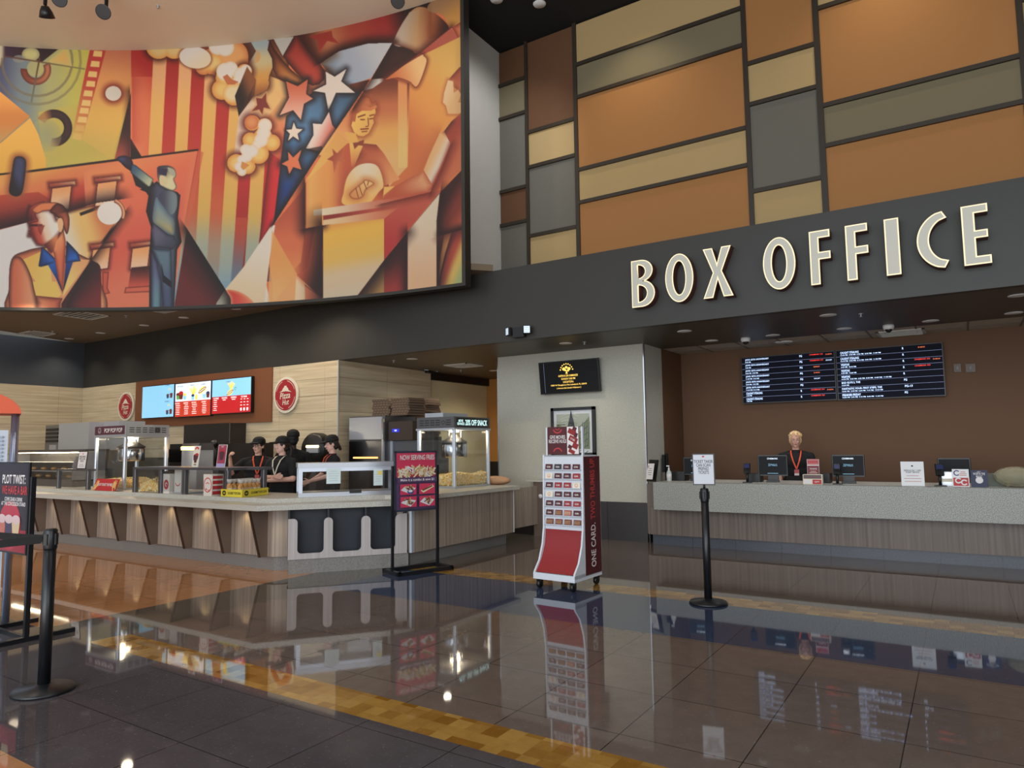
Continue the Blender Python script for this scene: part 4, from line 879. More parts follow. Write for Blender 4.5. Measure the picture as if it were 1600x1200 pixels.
def popcorn_machine(label,x0,x1,y0,y1,z0,h,front,side,hdr,hf,tint):
    t=thing('popcorn_machine',label,'popcorn machine',((x0+x1)/2,(y0+y1)/2,z0));w=x1-x0;d=y1-y0;hw,hd=w/2,d/2
    hh=.17
    m=MB();m.box(-hw,hw,-hd,hd,h-hh,h,hdr);m.box(-hw-.01,hw+.01,-hd-.01,hd+.01,h-hh-.03,h-hh,STEEL);m.build('header',t)
    m=MB();m.box(-hw+.08,hw*.2,-hd+.1,hd-.2,h,h+.07,STEEL);m.build('exhaust_cap',t)
    m=MB();m.box(-hw,hw,-hd,hd,0,.03,STEEL);m.build('base',t)
    for sx in (-1,1):
        for sy in (-1,1):
            m=MB();m.box(sx*hw-(.05 if sx>0 else 0),sx*hw+(.05 if sx<0 else 0),sy*hd-(.05 if sy>0 else 0),sy*hd+(.05 if sy<0 else 0),.03,h-hh-.03,ALU,bev=.008);m.build('post',t)
    for s_ in (-1,1):
        m=MB();m.box(-hw+.05,hw-.05,s_*(hd-.02)-.003,s_*(hd-.02)+.003,.03,h-hh-.03,GL);m.build('glass_pane',t)
        m=MB();m.box(s_*(hw-.02)-.003,s_*(hw-.02)+.003,-hd+.05,hd-.05,.03,h-hh-.03,GL);m.build('glass_pane',t)
    p=Panel(w-.01,hh-.02,.004,hdr);front(p,w,hh);p.build('front_fascia',t,T(0,-hd-.004,h-hh/2))
    p=Panel(d-.01,hh-.02,.004,hdr);side(p,d,hh);p.build('side_fascia',t,T(hw+.004,0,h-hh/2)@RZ(PI/2))
    k=MB();k.lathe([(0,0),(.185,0),(.20,.02),(.20,.2),(.185,.22)],KET,c=(0,0,.45),n=28);ko=k.build('kettle',t)
    k=MB();k.lathe([(.21,0),(.21,.02),(.1,.09),(.04,.14),(0,.14)],STEELD,c=(0,0,.67),n=24);k.build('kettle_lid',ko)
    k=MB();k.tube([(-.1,.0,.75),(-.1,.0,h-hh-.03)],.012,STEEL);k.build('kettle_hanger',ko);k=MB();k.tube([(.1,.05,.75),(.1,.05,h-hh-.03)],.012,STEEL);k.build('kettle_hanger',ko)
    k=MB();k.box(-.05,.05,-.06,.06,h-hh-.055,h-hh-.035,LAMP);k.build('lamp',t)
    l=bpy.data.lights.new('popcorn_lamp','POINT');l.energy=12;l.color=(1,.80,.5);l.shadow_soft_size=.05;o=bpy.data.objects.new('popcorn_lamp',l);COL.objects.link(o);o.parent=t;o.location=(.12,-.12,h-hh-.12)
    mound('popcorn',t,-hw+.05,hw-.05,-hd+.05,hd-.05,.035,hf,700,4,.017)
    return t
def vents(p,w,h):
    for k in range(6):
        if k==4: p.rect(-w*.36+k*w*.145,0,w*.13,h*.55,STEELD);p.ring(-w*.36+k*w*.145,0,h*.1,h*.2,mat('guard_gray',(60,60,62),.5));continue
        for z in (-.2,0,.2): p.rect(-w*.36+k*w*.145,z*h,w*.11,h*.07,BLACK)
PUR=mat('plum_print',(84,44,58),.4);LED=mat('led_text',(190,225,225),.3,emit=1.3);WP=mat('white_print',(228,222,220),.5);SM=mat('smile_red_line',(214,66,60),.5)
def f_left(p,w,h): p.rect(0,0,w-.02,h-.03,PUR);p.text('POP POP POP',w*.12,0,w*.58,h*.42,WP,.04);p.smile(-w*.33,0,h*.26,WP)
def f_right(p,w,h): p.rect(0,0,w*.9,h*.8,BLACK);p.text('MOVIE\nREWARDS',-w*.33,0,w*.19,h*.5,LED,.03);p.text('20% OFF SNACK',w*.10,0,w*.62,h*.52,LED,.02)
popcorn_machine('popcorn machine with plum POP POP POP header behind the serving frames',-12.16,-11.22,6.0,6.73,.885,1.04,f_left,vents,STEEL,lambda u,v:.08+.05*math.sin(3*u+v),None)
popcorn_machine('popcorn machine with glowing snack offer header at the counter end near the pillar',-7.10,-6.37,8.27,9.2,.885,1.07,vents,f_right,STEELD,lambda u,v:.10+.07*u*(.5+.5*math.sin(5*v+1))+.05*v+.02*math.sin(9*u),None)
# ---------------------------------------------------------------- serving frames on the counter
fr=thing('serving_frame','stainless sneeze guard frame with shelf holding popcorn and bags','sneeze guard',(-9.4,5.98,.885))
xs_=[PZ(x,y,.885).x+9.4 for x,y in ((190,770),(244,771),(277,773),(345,776))]+[PZ(398,776,.885).x+9.4]
FST=mat('frame_steel',(100,98,102),.35,.6)
def post(x,y,h=.34,m=FST,w_=.07,par=fr): b=MB();b.box(x-w_/2,x+w_/2,y-.03,y+.03,0,h,m,bev=.006);b.build('post',par)
for x in xs_[:4]: post(x,-.16)
post(xs_[3]+.27,.2)
b=MB();b.box(xs_[0]-.03,xs_[3]+.03,-.2,.32,.34,.375,FST,bev=.01);b.box(xs_[3]+.03,xs_[3]+.3,.1,.32,.34,.375,FST);b.build('top_shelf',fr)
b=MB();b.box(xs_[0],xs_[3],-.17,-.164,.03,.33,GL);b.build('glass_pane',fr)
b=MB();b.box(xs_[0]+.02,xs_[2]+.0,-.1,.34,.0,.02,STEEL);b.build('tray',fr)
mound('popcorn',fr,xs_[0]+.06,xs_[1]-.05,-.12,.3,.02,lambda u,v:.05+.22*max(0,1-abs(u-.45)*1.4)*(.5+.5*v),420,8,.017)
b=MB();b.prismx([(-.05,.05),(.22,.05),(.22,.30)],xs_[0]+.14,xs_[0]+.36,STEELD);b.build('popcorn_scoop',fr)
# left low frame
f2=thing('serving_frame','small stainless sneeze guard post pair at the left end of the counter','sneeze guard',(-12.0,5.85,.885))
for x in (-.98,.0): post(x,-.0,.30,FST,.06,f2)
b=MB();b.box(-1.0,.03,-.03,.1,.30,.33,FST);b.build('top_shelf',f2)
b=MB();b.box(-.98,0,-.0,.006,.02,.3,GL);b.build('glass_pane',f2)
# curved hot display case
hc=thing('display_case','curved glass hot food display case with lit shelves left of the popcorn machine','display case',(-14.6,6.42,.885))
b=MB();b.box(-1.5,1.5,-.3,.3,0,.12,STEELD);b.build('base',hc)
gv=[(-.3,.12),(-.3,.38),(-.24,.52),(-.12,.6),(.3,.62)];b=MB()
for i in range(len(gv)-1):
    (a,c),(d,e)=gv[i],gv[i+1];b.add([(-1.48,a,c),(1.48,a,c),(1.48,d,e),(-1.48,d,e)],[(0,1,2,3)],GL)
b.build('curved_glass',hc)
for s_ in (-1.5,1.46):
    b=MB();b.prismx([(-.3,.1),(-.3,.38),(-.24,.52),(-.12,.6),(.3,.63),(.3,.1)],s_,s_+.04,GRAYP);b.build('end_panel',hc)
b=MB();b.box(-1.5,1.5,.25,.32,.12,.66,STEELD);b.box(-1.5,1.5,-.1,.32,.62,.66,STEELD);b.build('cabinet_back',hc)
for z in (.26,.42):
    b=MB();b.box(-1.45,1.45,-.2,.25,z,z+.012,STEEL);b.build('shelf',hc)
b=MB();b.box(-1.3,1.3,-.02,.04,.595,.61,LAMP);b.build('heat_lamp',hc)
l=area('display_case_heat_lamp',(-14.6,6.4,1.47),(-14.6,6.4,.9),2.4,.05,5,(1,.7,.4))
rr=random.Random(5)
for k in range(14):
    x=-1.3+k*.2;b=MB();z=.272 if k%2 else .132;b.ball((0,0,.03),.07,.05,.03,mat('bun',(196,140,80),.7),10,6);o=b.build('bun',None,T(-14.6+x,6.44,.89+z));tag(o,'golden bun lying in the curved hot display case','bun','buns in the hot display case')
# stainless cabinet at the back left
cb=thing('ice_machine','white stainless cabinet with dark louvred side against the left tiled wall','cabinet',(-16.3,7.9,0))
b=MB();b.box(-.45,.85,-.4,.4,0,1.52,STEELD);b.build('lower_body',cb)
b=MB();b.box(-.45,.85,-.4,.4,1.53,2.12,mat('pale_steel',(190,196,204),.35,.5));b.build('upper_body',cb)
b=MB();b.box(-1.15,-.46,-.36,.4,1.5,2.1,mat('louvre_gray',(110,108,102),.5));b.build('compressor',cb)
for k in range(4):
    b=MB();b.box(-1.08,-.52,-.385,-.36,1.72+k*.085,1.77+k*.085,BLACK);b.build('louvre',cb)
b=MB();b.box(-.9,-.6,-.38,-.36,1.55,1.66,STEEL);b.build('control_plate',cb)
# refills card in black frame
def card(name,label,cat,P,w,h,rz,fill,frame=None,tilt=0.,group=None,t=.006,base=None):
    o=thing(name,label,cat,tuple(P),rz,group)
    Mx=T(0,0,h/2)@Matrix.Rotation(tilt,4,'X')
    p=Panel(w,h,t,frame or WHITE);fill(p,w,h);p.build('printed_card',o,Mx)
    if base:
        b=MB();b.box(-w/2,w/2,-.0,.09,0,.006,base);b.build('stand',o)
    return o
def f_ref(p,w,h):
    p.rect(0,0,w*.86,h*.9,WP);p.disc(0,h*.33,.015,.015,SM,10);p.text('FREE DRINK\nREFILLS ARE\nBACK!',0,h*.06,w*.68,h*.34,BLACK,.03);rows(p,0,-h*.25,w*.6,2,.025,BLACK,.005)
card('framed_notice','small black framed notice about drink refills standing on the left counter end','notice',PY(128,733,5.87),.30,.30,0,f_ref,BLACK,-.1)
def f_red(p,w,h):
    p.rect(0,h*.06,w,h*.86,RED)
    for s_ in (-1,1):
        rr=random.Random(2+s_)
        for k in range(12):p.rect(s_*w*rr.uniform(.34,.48),-h*.05+rr.uniform(-.3,.2)*h,.018,.10,SCR_Y if 0 else mat('fries_print',(226,180,110),.6),rr.uniform(-.8,.8))
    p.text("DON'T FORGET THE FRIES.",0,0,w*.64,h*.24,WP,.05)
card('counter_sign','wide red card reminding about fries leaning on the counter front','sign',PZ(165,767,.885)+Vector((0,.0,0)),.68,.19,0,f_red,RED,-.35,base=BLACK)
# paper popcorn bags between the posts
BAGW=mat('bag_paper',(226,216,206),.7)
def bag(label,P,w,d,h,fill,rz=0,group=None,m=BAGW,side=None):
    o=thing('popcorn_bag',label,'popcorn bag',tuple(P),rz,group);b=MB()
    b.prismy([(-w/2*.9,0),(w/2*.9,0),(w/2,h),(w/2*.6,h*.985),(w/2*.2,h),(-w/2*.2,h*.985),(-w/2*.6,h),(-w/2,h)],-d/2,d/2,m);b.build('bag_body',o)
    p=Panel(.01,.01,.001,m);fill(p,w,h);p.build('print',o,T(0,-d/2-.001,h/2))
    if side:
        p=Panel(.01,.01,.001,m);side(p,d,h);p.build('side_print',o,T(w/2*.97,0,h/2)@RZ(PI/2))
    return o
def f_bag1(p,w,h): p.disc(0,-h*.05,w*.36,w*.42,RED,20);p.ring(0,-h*.05,w*.1,w*.18,WP,0,300,12)
def f_bag2(p,w,h): p.ring(0,0,w*.3,w*.38,RED,200,340,12)
bp=PZ(254,771,.885)
bag('white paper popcorn bag with red round emblem between the steel posts, left of the pair',bp+Vector((.02,.1,0)),.17,.12,.28,f_bag1)
bag('white paper popcorn bag with thin red curve, right of the pair between the posts',bp+Vector((.21,.16,0)),.18,.12,.34,f_bag2)
def f_bag3(p,w,h): p.ring(0,0,w*.38,w*.44,SM,0,360,30,1.15);p.ring(0,-.0,w*.14,w*.19,SM,20,160,12);p.disc(-w*.14,-h*.2,.014,.014,SM,8);p.ring(w*.14,-h*.2,.014,.024,SM,180,360,8)
bag('popcorn bag with large upside-down smiling face and red striped side in the serving frame',PZ(319,775,.885)+Vector((.02,.12,0)),.2,.17,.29,f_bag3,0,None,BAGW,lambda p,w,h:[p.rect(0,z*h,w*.9,h*.16,RED) for z in (-.36,-.12,.12,.36)])
# cards above frame
def f_c1(p,w,h): p.rect(0,0,w*.92,h*.94,CREAM);p.ring(0,h*.28,w*.2,w*.36,SM,20,160,12);foodcup(p,-w*.15,-h*.05,.08,(PUR,PUR));foodcup(p,w*.1,0,.08,(PUR,RED));foodcup(p,0,-h*.18,.07,(PUR,PUR));p.text('COMBO',0,-h*.38,w*.4,.02,BLACK)
def f_c2(p,w,h): p.rect(0,0,w*.92,h*.96,mat('dusty_rose',(168,66,88),.5));p.disc(0,h*.1,w*.36,h*.2,RED,14);foodcup(p,0,0,.11,(PUR,PUR));p.rect(0,-h*.4,w*.9,h*.14,mat('lilac',(176,164,210),.5));p.text('NEW',0,h*.41,w*.3,.018,WP)
FS=5.98-.1
card('menu_card','cream combo card standing on the serving frame in front of the fryer','card',Vector((PY(306,731,FS).x,FS,1.262)),.15,.30,0,f_c1,WHITE,-.12)
card('menu_card','rose and purple drink card standing on the serving frame beside the pointing worker','card',Vector((PY(346,731,FS).x,FS,1.262)),.19,.31,0,f_c2,WHITE,-.12)
# gourmet popcorn tray
YEL=mat('yellow_card',(226,206,60),.6);CARA=mat('caramel_popcorn',(214,142,66),.5,mix=((236,186,110),(60,60,60),2,.2));CEL=glass('cellophane',(246,246,246))
g0=PZ(345,776,.885);g1=PZ(378,777.5,.885);g2=PZ(419,773,.885)
tr=thing('popcorn_tray','yellow cardboard tray of gourmet popcorn bags on the counter','tray',(-8.0,6.0,.885))
tr.location=((g1.x),(g1.y),.885)
ex=(g0-g1);ex.z=0;wl_=.42;ang1=math.atan2(ex.y,ex.x);ey=(g2-g1);ang2=math.atan2(ey.y,ey.x);print('tray',ex.length,ey.length,math.degrees(ang1),math.degrees(ang2))
def f_gt(p,w,h): p.rect(0,0,w*.98,h*.9,YEL);p.disc(-w*.34,0,h*.42,h*.34,BLACK,16);p.text('G&S',-w*.34,0,h*.5,h*.22,YEL,.02);p.text('GOURMET POPCORN',w*.13,0,w*.6,h*.32,BLACK,.03)
def wallp(u,ang,l):
    p=Panel(l,.10,.004,YEL);f_gt(p,l,.10);c=Vector((math.cos(ang),math.sin(ang),0))*l/2
    return p.build('tray_side',tr,T(c.x,c.y,.05)@RZ(u))
wallp(ang1+PI,ang1,ex.length);wallp(ang2,ang2,ey.length)
e1=Vector((math.cos(ang1),math.sin(ang1),0))*ex.length;e2=Vector((math.cos(ang2),math.sin(ang2),0))*ey.length
b=MB();b.prism([(0,0),(e1.x,e1.y),(e1.x+e2.x,e1.y+e2.y),(e2.x,e2.y)],0,.01,YEL);b.build('tray_bottom',tr)
def gbag():
    o=thing('popcorn_pouch','x','bag',(0,0,0));b=MB()
    b.box(-.035,.035,-.025,.025,0,.13,CARA,bev=.012);b.ball((0,0,.13),.036,.028,.03,CARA,10,6)
    rr=random.Random(4)
    for k in range(40): b.ball((rr.uniform(-.034,.034),rr.uniform(-.027,.027),rr.uniform(.02,.15)),.009,.009,.009,CARA,5,4)
    b.build('popcorn',o)
    b=MB();b.lathe([(.012,.155),(.034,.185),(.040,.215)],mat('cellophane_ruffle',(226,222,214),.25,alpha=.5),n=9);b.lathe([(.04,0),(.042,.07),(.04,.14),(.012,.158)],CEL,n=10);b.build('cellophane',o)
    b=MB();b.box(-.022,.022,-.032,-.030,.03,.1,WP);b.build('label',o);return o
g=gbag();k=0
L1=['front left corner','left side','back left corner']
for i in range(6):
    for j in range(2):
        o=g if k==0 else copy_tree(g)
        q=g1+e2*(.1+.16*i)+e1*(.2 if j==0 else .72);o.location=(q.x,q.y,.897);o.rotation_euler=(0,0,ang2+random.uniform(-.2,.2)+(0 if j==0 else -.5))
        o['label']='cellophane pouch of caramel popcorn in the %s of the yellow tray'%('front row' if j==0 else 'back row');o['group']='popcorn pouches in the yellow tray, '+('front row' if j==0 else 'back row');k+=1
# glass topping case on the angled counter
q0=PZ(466,777,.885);q1=PZ(608,772,.885)
dd=(q1-q0);dd.z=0;lw=dd.length;an=math.atan2(dd.y,dd.x)
tc_=thing('topping_case','low stainless glass topping case with taped paper notes on the angled counter','display case',(q0.x,q0.y,.885),an)
lw+=.12
b=MB();b.box(0,lw,0,.5,0,.05,STEEL);b.build('base',tc_)
for x,y in ((0,0),(lw-.05,0),(0,.45),(lw-.05,.45)):
    b=MB();b.box(x,x+.05,y,y+.05,.05,.37,ALU);b.build('post',tc_)
b=MB();b.box(-.01,lw+.01,-.01,.51,.37,.43,STEEL);b.box(.05,lw-.05,.0,.03,.32,.37,ALU);b.build('top_rail',tc_)
b=MB();b.box(.05,lw-.05,.01,.014,.05,.32,GL);b.build('glass_pane',tc_)
b=MB();b.box(lw*.5,lw*.62,-.02,.0,.03,.075,BLACK);b.build('latch',tc_)
TAPE=mat('note_paper',(222,236,236),.7)
for x,w_,h_,z in ((.34,.18,.2,.26),(.79,.12,.22,.23)):
    p=Panel(w_,h_,.0015,TAPE);rows(p,0,h_*.3,w_*.8,5,.03,mat('ink_gray',(180,196,196),.7),.004)
    if w_<.15:p.rect(w_*.2,h_*.25,w_*.5,h_*.25,mat('sticky_yellow',(240,220,130),.7))
    o=p.build('paper_note',tc_,T(lw*x,-.003-.012,z))
# warming cabinet, pizza boxes, computer box
ov=thing('warming_cabinet','tall stainless warming cabinet with reflective door beside the tiled corner','cabinet',(-8.9,9.35,0))
b=MB();b.box(-.36,.5,-.4,.4,0,2.06,STEELD);b.build('body',ov)
b=MB();b.box(-.34,.44,-.43,-.4,.3,1.62,mat('door_steel',(120,120,124),.22,1.));b.build('door',ov)
b=MB();b.box(-.34,.44,-.43,-.4,1.65,2.04,STEEL);b.build('top_panel',ov)
b=MB();b.box(.46,.5,-.45,-.41,.3,2.0,CHROME);b.build('handle',ov)
b=MB();b.box(-.22,.36,-.445,-.432,1.32,1.345,mat('heating_element',(255,180,90),.4,emit=3));b.build('heater_glow',ov)
pc=thing('prep_cabinet','grey steel side cabinet under the brown controller box','cabinet',(-8.1,9.45,0))
b=MB();b.box(-.26,.42,-.35,.35,0,1.62,mat('gray_steel',(110,112,118),.4,.7));b.build('body',pc)
b=MB();b.box(-.30,-.26,-.37,-.33,0,1.62,ALU);b.build('edge_strip',pc)
cb2=thing('controller_box','dark brown controller box with small blue display on the grey cabinet','appliance',(-8.12,9.3,1.625))
b=MB();b.box(-.25,.3,-.3,.3,0,.325,mat('dark_brown_metal',(60,48,40),.5));b.build('body',cb2)
p=Panel(.16,.06,.004,mat('blue_display',(30,40,170),.3,emit=1.));p.text('0:00',0,0,.05,.03,SCR_T);p.build('display',cb2,T(-.08,-.305,.17))
PB=mat('cardboard_print',(96,78,64),.8);PBL=mat('cardboard_edge',(150,124,98),.8)
def pbox(kx=.42):
    o=thing('pizza_box','x','box');b=MB();b.box(-kx/2,kx/2,-kx/2,kx/2,0,.042,PB,bev=.004);b.box(-kx/2-.001,kx/2+.001,-kx/2-.001,kx/2+.001,.016,.022,PBL);b.build('box_body',o)
    p=Panel(kx*.9,.028,.001,PB);[p.rect(-kx*.35+i*kx*.17,0,kx*.1,.008,PBL) for i in range(5)];p.build('print',o,T(0,-kx/2-.002,.03));return o
pb=pbox();n=0
def put(x,y,z,rz,l,g):
    global n
    o=pb if n==0 else copy_tree(pb);n+=1;o.location=(x,y,z);o.rotation_euler=(0,0,rz);o['label']=l;o['group']=g
X1_=PY(607,640,9.5).x;X2_=PY(640,640,9.5).x;X3_=PY(663,640,10.1).x
for k in range(7): put(X1_+.012*((k*7)%3),9.5,2.066+k*.0445,.03*((k*5)%3-1),'folded pizza box in the left stack above the warming cabinet','pizza boxes, left stack')
for k in range(7): put(X2_+.015*((k*7)%3-1),9.46,2.066+k*.0445,.03*((k*5)%4-2),'folded pizza box in the middle stack above the controller box','pizza boxes, middle stack')
for k in range(16): put(X3_+.02*((k*5)%3-1),10.1,1.70+k*.0445,.03*((k*3)%4-1),'folded pizza box in the right stack behind the controller box','pizza boxes, right stack')
b=MB();b.box(X3_-.23,X3_+.23,9.87,10.33,0,1.695,mat('dark_rack',(40,38,36),.6));o=b.build('storage_rack');tag(o,'dark storage rack below the right pizza box stack behind the popcorn machine','rack')
# back line behind the fryers
def bx(name,label,cat,px0,px1,py0,py1,Y,d,m,z0=None):
    a=PY(px0,py0,Y);c=PY(px1,py1,Y);o=thing(name,label,cat,((a.x+c.x)/2,Y,0));w_=c.x-a.x
    b=MB();b.box(-w_/2,w_/2,0,d,(c.z if z0 is None else z0),a.z,m,bev=.01);b.build('body',o);return o,w_,a.z,c.z
DG2=mat('graphite_steel',(58,54,52),.4,.6)
o,w_,za,zb_=bx('exhaust_hood','grey stainless panel below the menu screens','appliance',287,358,664,705,8.42,.37,DG2)
o,w_,za,zb_=bx('drink_dispenser','black drink dispenser with paper note behind the left popcorn machine','drink dispenser',265,299,694,745,7.95,.4,BLACK,.905)
p=Panel(.1,.22,.001,TAPE);p.build('paper_note',o,T(.05,-.004,za-.17))
b=MB();b.box(-w_/2-.0,w_/2,-.012,0,za-.35,za-.1,mat('black_gloss',(8,8,10),.15));b.build('front_panel',o)
o,w_,za,zb_=bx('fryer','stainless fryer column with black tap head behind the menu cards','fryer',301,340,694,745,7.95,.4,STEELD,.905)
b=MB();b.tube([(w_/2+.08,-.1,1.2),(w_/2+.08,-.1,za-.02)],.03,BLACK);b.ball((w_/2+.08,-.14,za),.09,.07,.07,BLACK);b.build('tap_head',o)
o,w_,za,zb_=bx('backline_cabinet','long grey stainless cabinet behind the pointing worker','cabinet',350,398,693,745,7.95,.4,DG2,.905)
hl=thing('food_warmer','small steel food warmer with glowing top lamp behind the cream card','food warmer',tuple(PY(308,731,7.1)[:2])+(0,))
b=MB();b.box(-.22,.22,-.15,.15,0,1.5,STEEL);b.build('body',hl);b=MB();b.prismx([(-.17,1.5),(.17,1.5),(.12,1.62),(-.12,1.62)],-.24,.24,STEELD);b.build('hood',hl);b=MB();b.box(-.2,.2,-.175,-.165,1.505,1.565,mat('heat_lamp_glow',(255,190,110),.4,emit=5));b.build('heat_lamp',hl)
# round black warming hood by the third worker
wh=thing('rotisserie_warmer','round black warming drum with lamp on a stand beside the tiled corner','food warmer',(-9.6,8.5,0))
b=MB();b.lathe([(0,-.12),(.27,-.12),(.30,-.08),(.30,.08),(.27,.12),(0,.12)],BLACK,M=T(0,0,1.48)@Matrix.Rotation(PI/2,4,'X')@Matrix.Scale(1,4),n=32);b.build('drum',wh)
b=MB();b.box(-.1,.2,-.15,-.12,1.43,1.52,STEEL);b.box(-.1,.2,-.16,-.14,1.52,1.56,mat('lamp_strip',(255,220,160),.4,emit=6));b.build('lamp_tray',wh)
b=MB();b.box(-.08,.1,-.1,.1,0,1.26,STEELD);b.build('stand',wh)
b=MB();b.box(-14.9,-10.0,7.85,8.75,0,.9,STEELD);o=b.build('back_counter');tag(o,'low stainless back counter along the menu wall','counter')
# bread shaped cushion behind right machine
b=MB();b.ball((-6.42,9.42,.95),.28,.14,.075,mat('tan_pouch',(196,150,112),.7),20,10);o=b.build('tan_bag');tag(o,'rounded tan bag lying behind the right popcorn machine','bag')
# ---------------------------------------------------------------- BOX OFFICE channel letters on the header
LF=mat('letter_face_gray',(206,204,190),.5);LR=mat('letter_lit_rim',(250,232,190),.5,emit=.42);LB=mat('letter_return_maroon',(84,44,34),.5)
def ellp(cx,cz,rx,rz,n=40,a0=0,a1=360): return [(cx+rx*math.cos(R(a0+(a1-a0)*k/n)),cz+rz*math.sin(R(a0+(a1-a0)*k/n))) for k in range(n+(0 if a1-a0==360 else 1))]
def L_shape(ch,w):
    if ch=='B':
        s=.30*w
        def bulge(z0,z1,x,off=0): return [(x*.45+ (x*.55)*math.cos(t),(z0+z1)/2+(z1-z0)/2*math.sin(t)) for t in [-PI/2+PI*k/14 for k in range(15)]]
        out=[(0,0)]+bulge(0,.56,w)+bulge(.53,1.,w*.93)+[(0,1)]
        out=[p for p in out]
        in1=[(s,.11)]+[(s+.0+(w*.36)*math.cos(t),.285+.175*math.sin(t)) for t in [-PI/2+PI*k/12 for k in range(13)]]+[(s,.46)]
        in2=[(s,.60)]+[(s+(w*.30)*math.cos(t),.75+.14*math.sin(t)) for t in [-PI/2+PI*k/12 for k in range(13)]]+[(s,.89)]
        return [out,in1,in2]
    if ch=='O': return [ellp(w/2,.5,w/2,.5),ellp(w/2,.5,w*.22,.345)]
    if ch=='X':
        t=.30*w
        return [[(0,0),(t*1.08,0),(w*.5,.36),(w-t*1.08,0),(w,0),(w*.645,.52),(w*.97,1),(w*.97-t*1.05,1),(w*.49,.68),(w*.03+t*1.05,1),(w*.03,1),(w*.345,.5)]]
    if ch=='F': s=.46*w;return [[(0,0),(s,0),(s,.46),(w,.46),(w,.60),(s,.60),(s,.86),(w,.86),(w,1),(0,1)]]
    if ch=='I': return [[(0,0),(w,0),(w,1),(0,1)]]
    if ch=='E': s=.48*w;return [[(0,0),(w,0),(w,.14),(s,.14),(s,.44),(w*.93,.44),(w*.93,.57),(s,.57),(s,.86),(w*.97,.86),(w*.97,1),(0,1)]]
    if ch=='C':
        o=ellp(w*1.02,.5,w*1.02,.5,30,112,248);i=ellp(w*1.08,.5,w*.68,.37,30,242,118)
        return [[(w*.86,.985),]+o+[(w*.86,.015),(w,.135)]+i+[(w,.865)]]
def curve_mesh(loops,ext,off=0.):
    c=bpy.data.curves.new('c','CURVE');c.dimensions='2D';c.fill_mode='BOTH';c.extrude=ext;c.offset=off
    for P in loops:
        s=c.splines.new('POLY');s.points.add(len(P)-1);s.use_cyclic_u=True
        for k,(x,z) in enumerate(P): s.points[k].co=(x,z,0,1)
    o=bpy.data.objects.new('c',c);COL.objects.link(o);bpy.context.view_layer.update()
    me=bpy.data.meshes.new_from_object(o.evaluated_get(bpy.context.evaluated_depsgraph_get()));bpy.data.objects.remove(o);bpy.data.curves.remove(c);return me
def mobj(n,me,m,parent,M):
    me.name=n;me.materials.clear();me.materials.append(m);o=bpy.data.objects.new(n,me);COL.objects.link(o);o.parent=parent;o.matrix_local=M;return o
YL=YH-.15
zt_=PY(1380,350,YL).z;LET=[('B',987,1023,(1000,408),(1005,481)),('O',1039.5,1083.5,(1061,397),(1062,473)),('X',1098,1145,(1121,389),(1121,466)),('O',1192,1243,(1217,369),(1217,452)),('F',1265.5,1298,(1281,360),(1280,444)),('F',1322,1357,(1339,350),(1338,436)),('I',1383,1406,(1391,341),(1398,428)),('C',1432,1481,(1467,326),(1478,420)),('E',1503.5,1547,(1521,320),(1528,411))]
words={0:'first letter B of the box office sign',1:'letter O between B and X of the box office sign',2:'letter X of the box office sign',3:'letter O beginning the word OFFICE on the sign',4:'letter F right after the O of OFFICE',5:'letter F next to the I of OFFICE',6:'letter I of the box office sign',7:'letter C of the box office sign',8:'last letter E of the box office sign'}
zT=sum(PY(*l[3],YL).z for l in LET)/9;zB=sum(PY(*l[4],YL).z for l in LET)/9;print('letters',zT,zB)
for k,(ch,a,c,_,_) in enumerate(LET):
    ym=(LET[k][3][1]+LET[k][4][1])/2;x0=PY(a,ym,YL).x;x1=PY(c,ym,YL).x;H_=zT-zB;w_=(x1-x0)
    sh=[[(x,z*H_) for x,z in P] for P in L_shape(ch,w_)]
    o=thing('sign_letter','raised grey illuminated '+words[k],'sign letter',(x0,YL,zB),0,None)
    MX=Matrix.Rotation(PI/2,4,'X')
    mobj('letter_return',curve_mesh(sh,.0735),LB,o,T(0,.0765,0)@MX)
    mobj('lit_rim',curve_mesh(sh,.003),LR,o,T(0,0,0)@MX)
    mobj('letter_face',curve_mesh(sh,.003,-.014),LF,o,T(0,-.004,0)@MX)
# ---------------------------------------------------------------- box office counter
QZ=mat('gray_quartz_front',(126,126,120),.4,mix=((180,180,171),(95,95,95),2,.13));KD=mat('dark_kick_tile',(56,60,70),.35,mix=((72,76,86),(50,50,50),3,.2))
bc=thing('box_office_counter','ticket counter with thick speckled quartz front over wood laminate coloured darker for shade','counter',(-4.1,9.8,0))
b=MB();b.box(.06,8.9,.35,.9,0,.155,KD)
for k in range(14):b.box(.06+k*.62,.06+k*.62+.612,.342,.35,0,.155,KD)
b.build('kick_plate',bc)
WOODB=mat('shaded_gray_brown_laminate',(92,78,70),.42,mix=((126,112,102),(28,28,.5),6,.2))  # same laminate as the concession counter, with shade put into its colour
b=MB();b.box(.06,8.9,.25,.9,.155,.56,WOODB);b.build('front_panel',bc)
b=MB();b.box(.22,8.9,0,.26,.55,.945,QZ,bev=.004);b.build('quartz_front',bc)
b=MB();b.box(.0,.2,.3,.9,.155,.9,WOODB);b.build('side_panel',bc)
b=MB();b.box(.22,8.9,.26,1.1,.915,.945,STONE);b.build('worktop',bc)
ZC=.946
def bp_(px,py): return PZ(px,py,ZC)
def at_y(px,Y): 
    p=PY(px,760,Y);return Vector((p.x,Y,ZC))
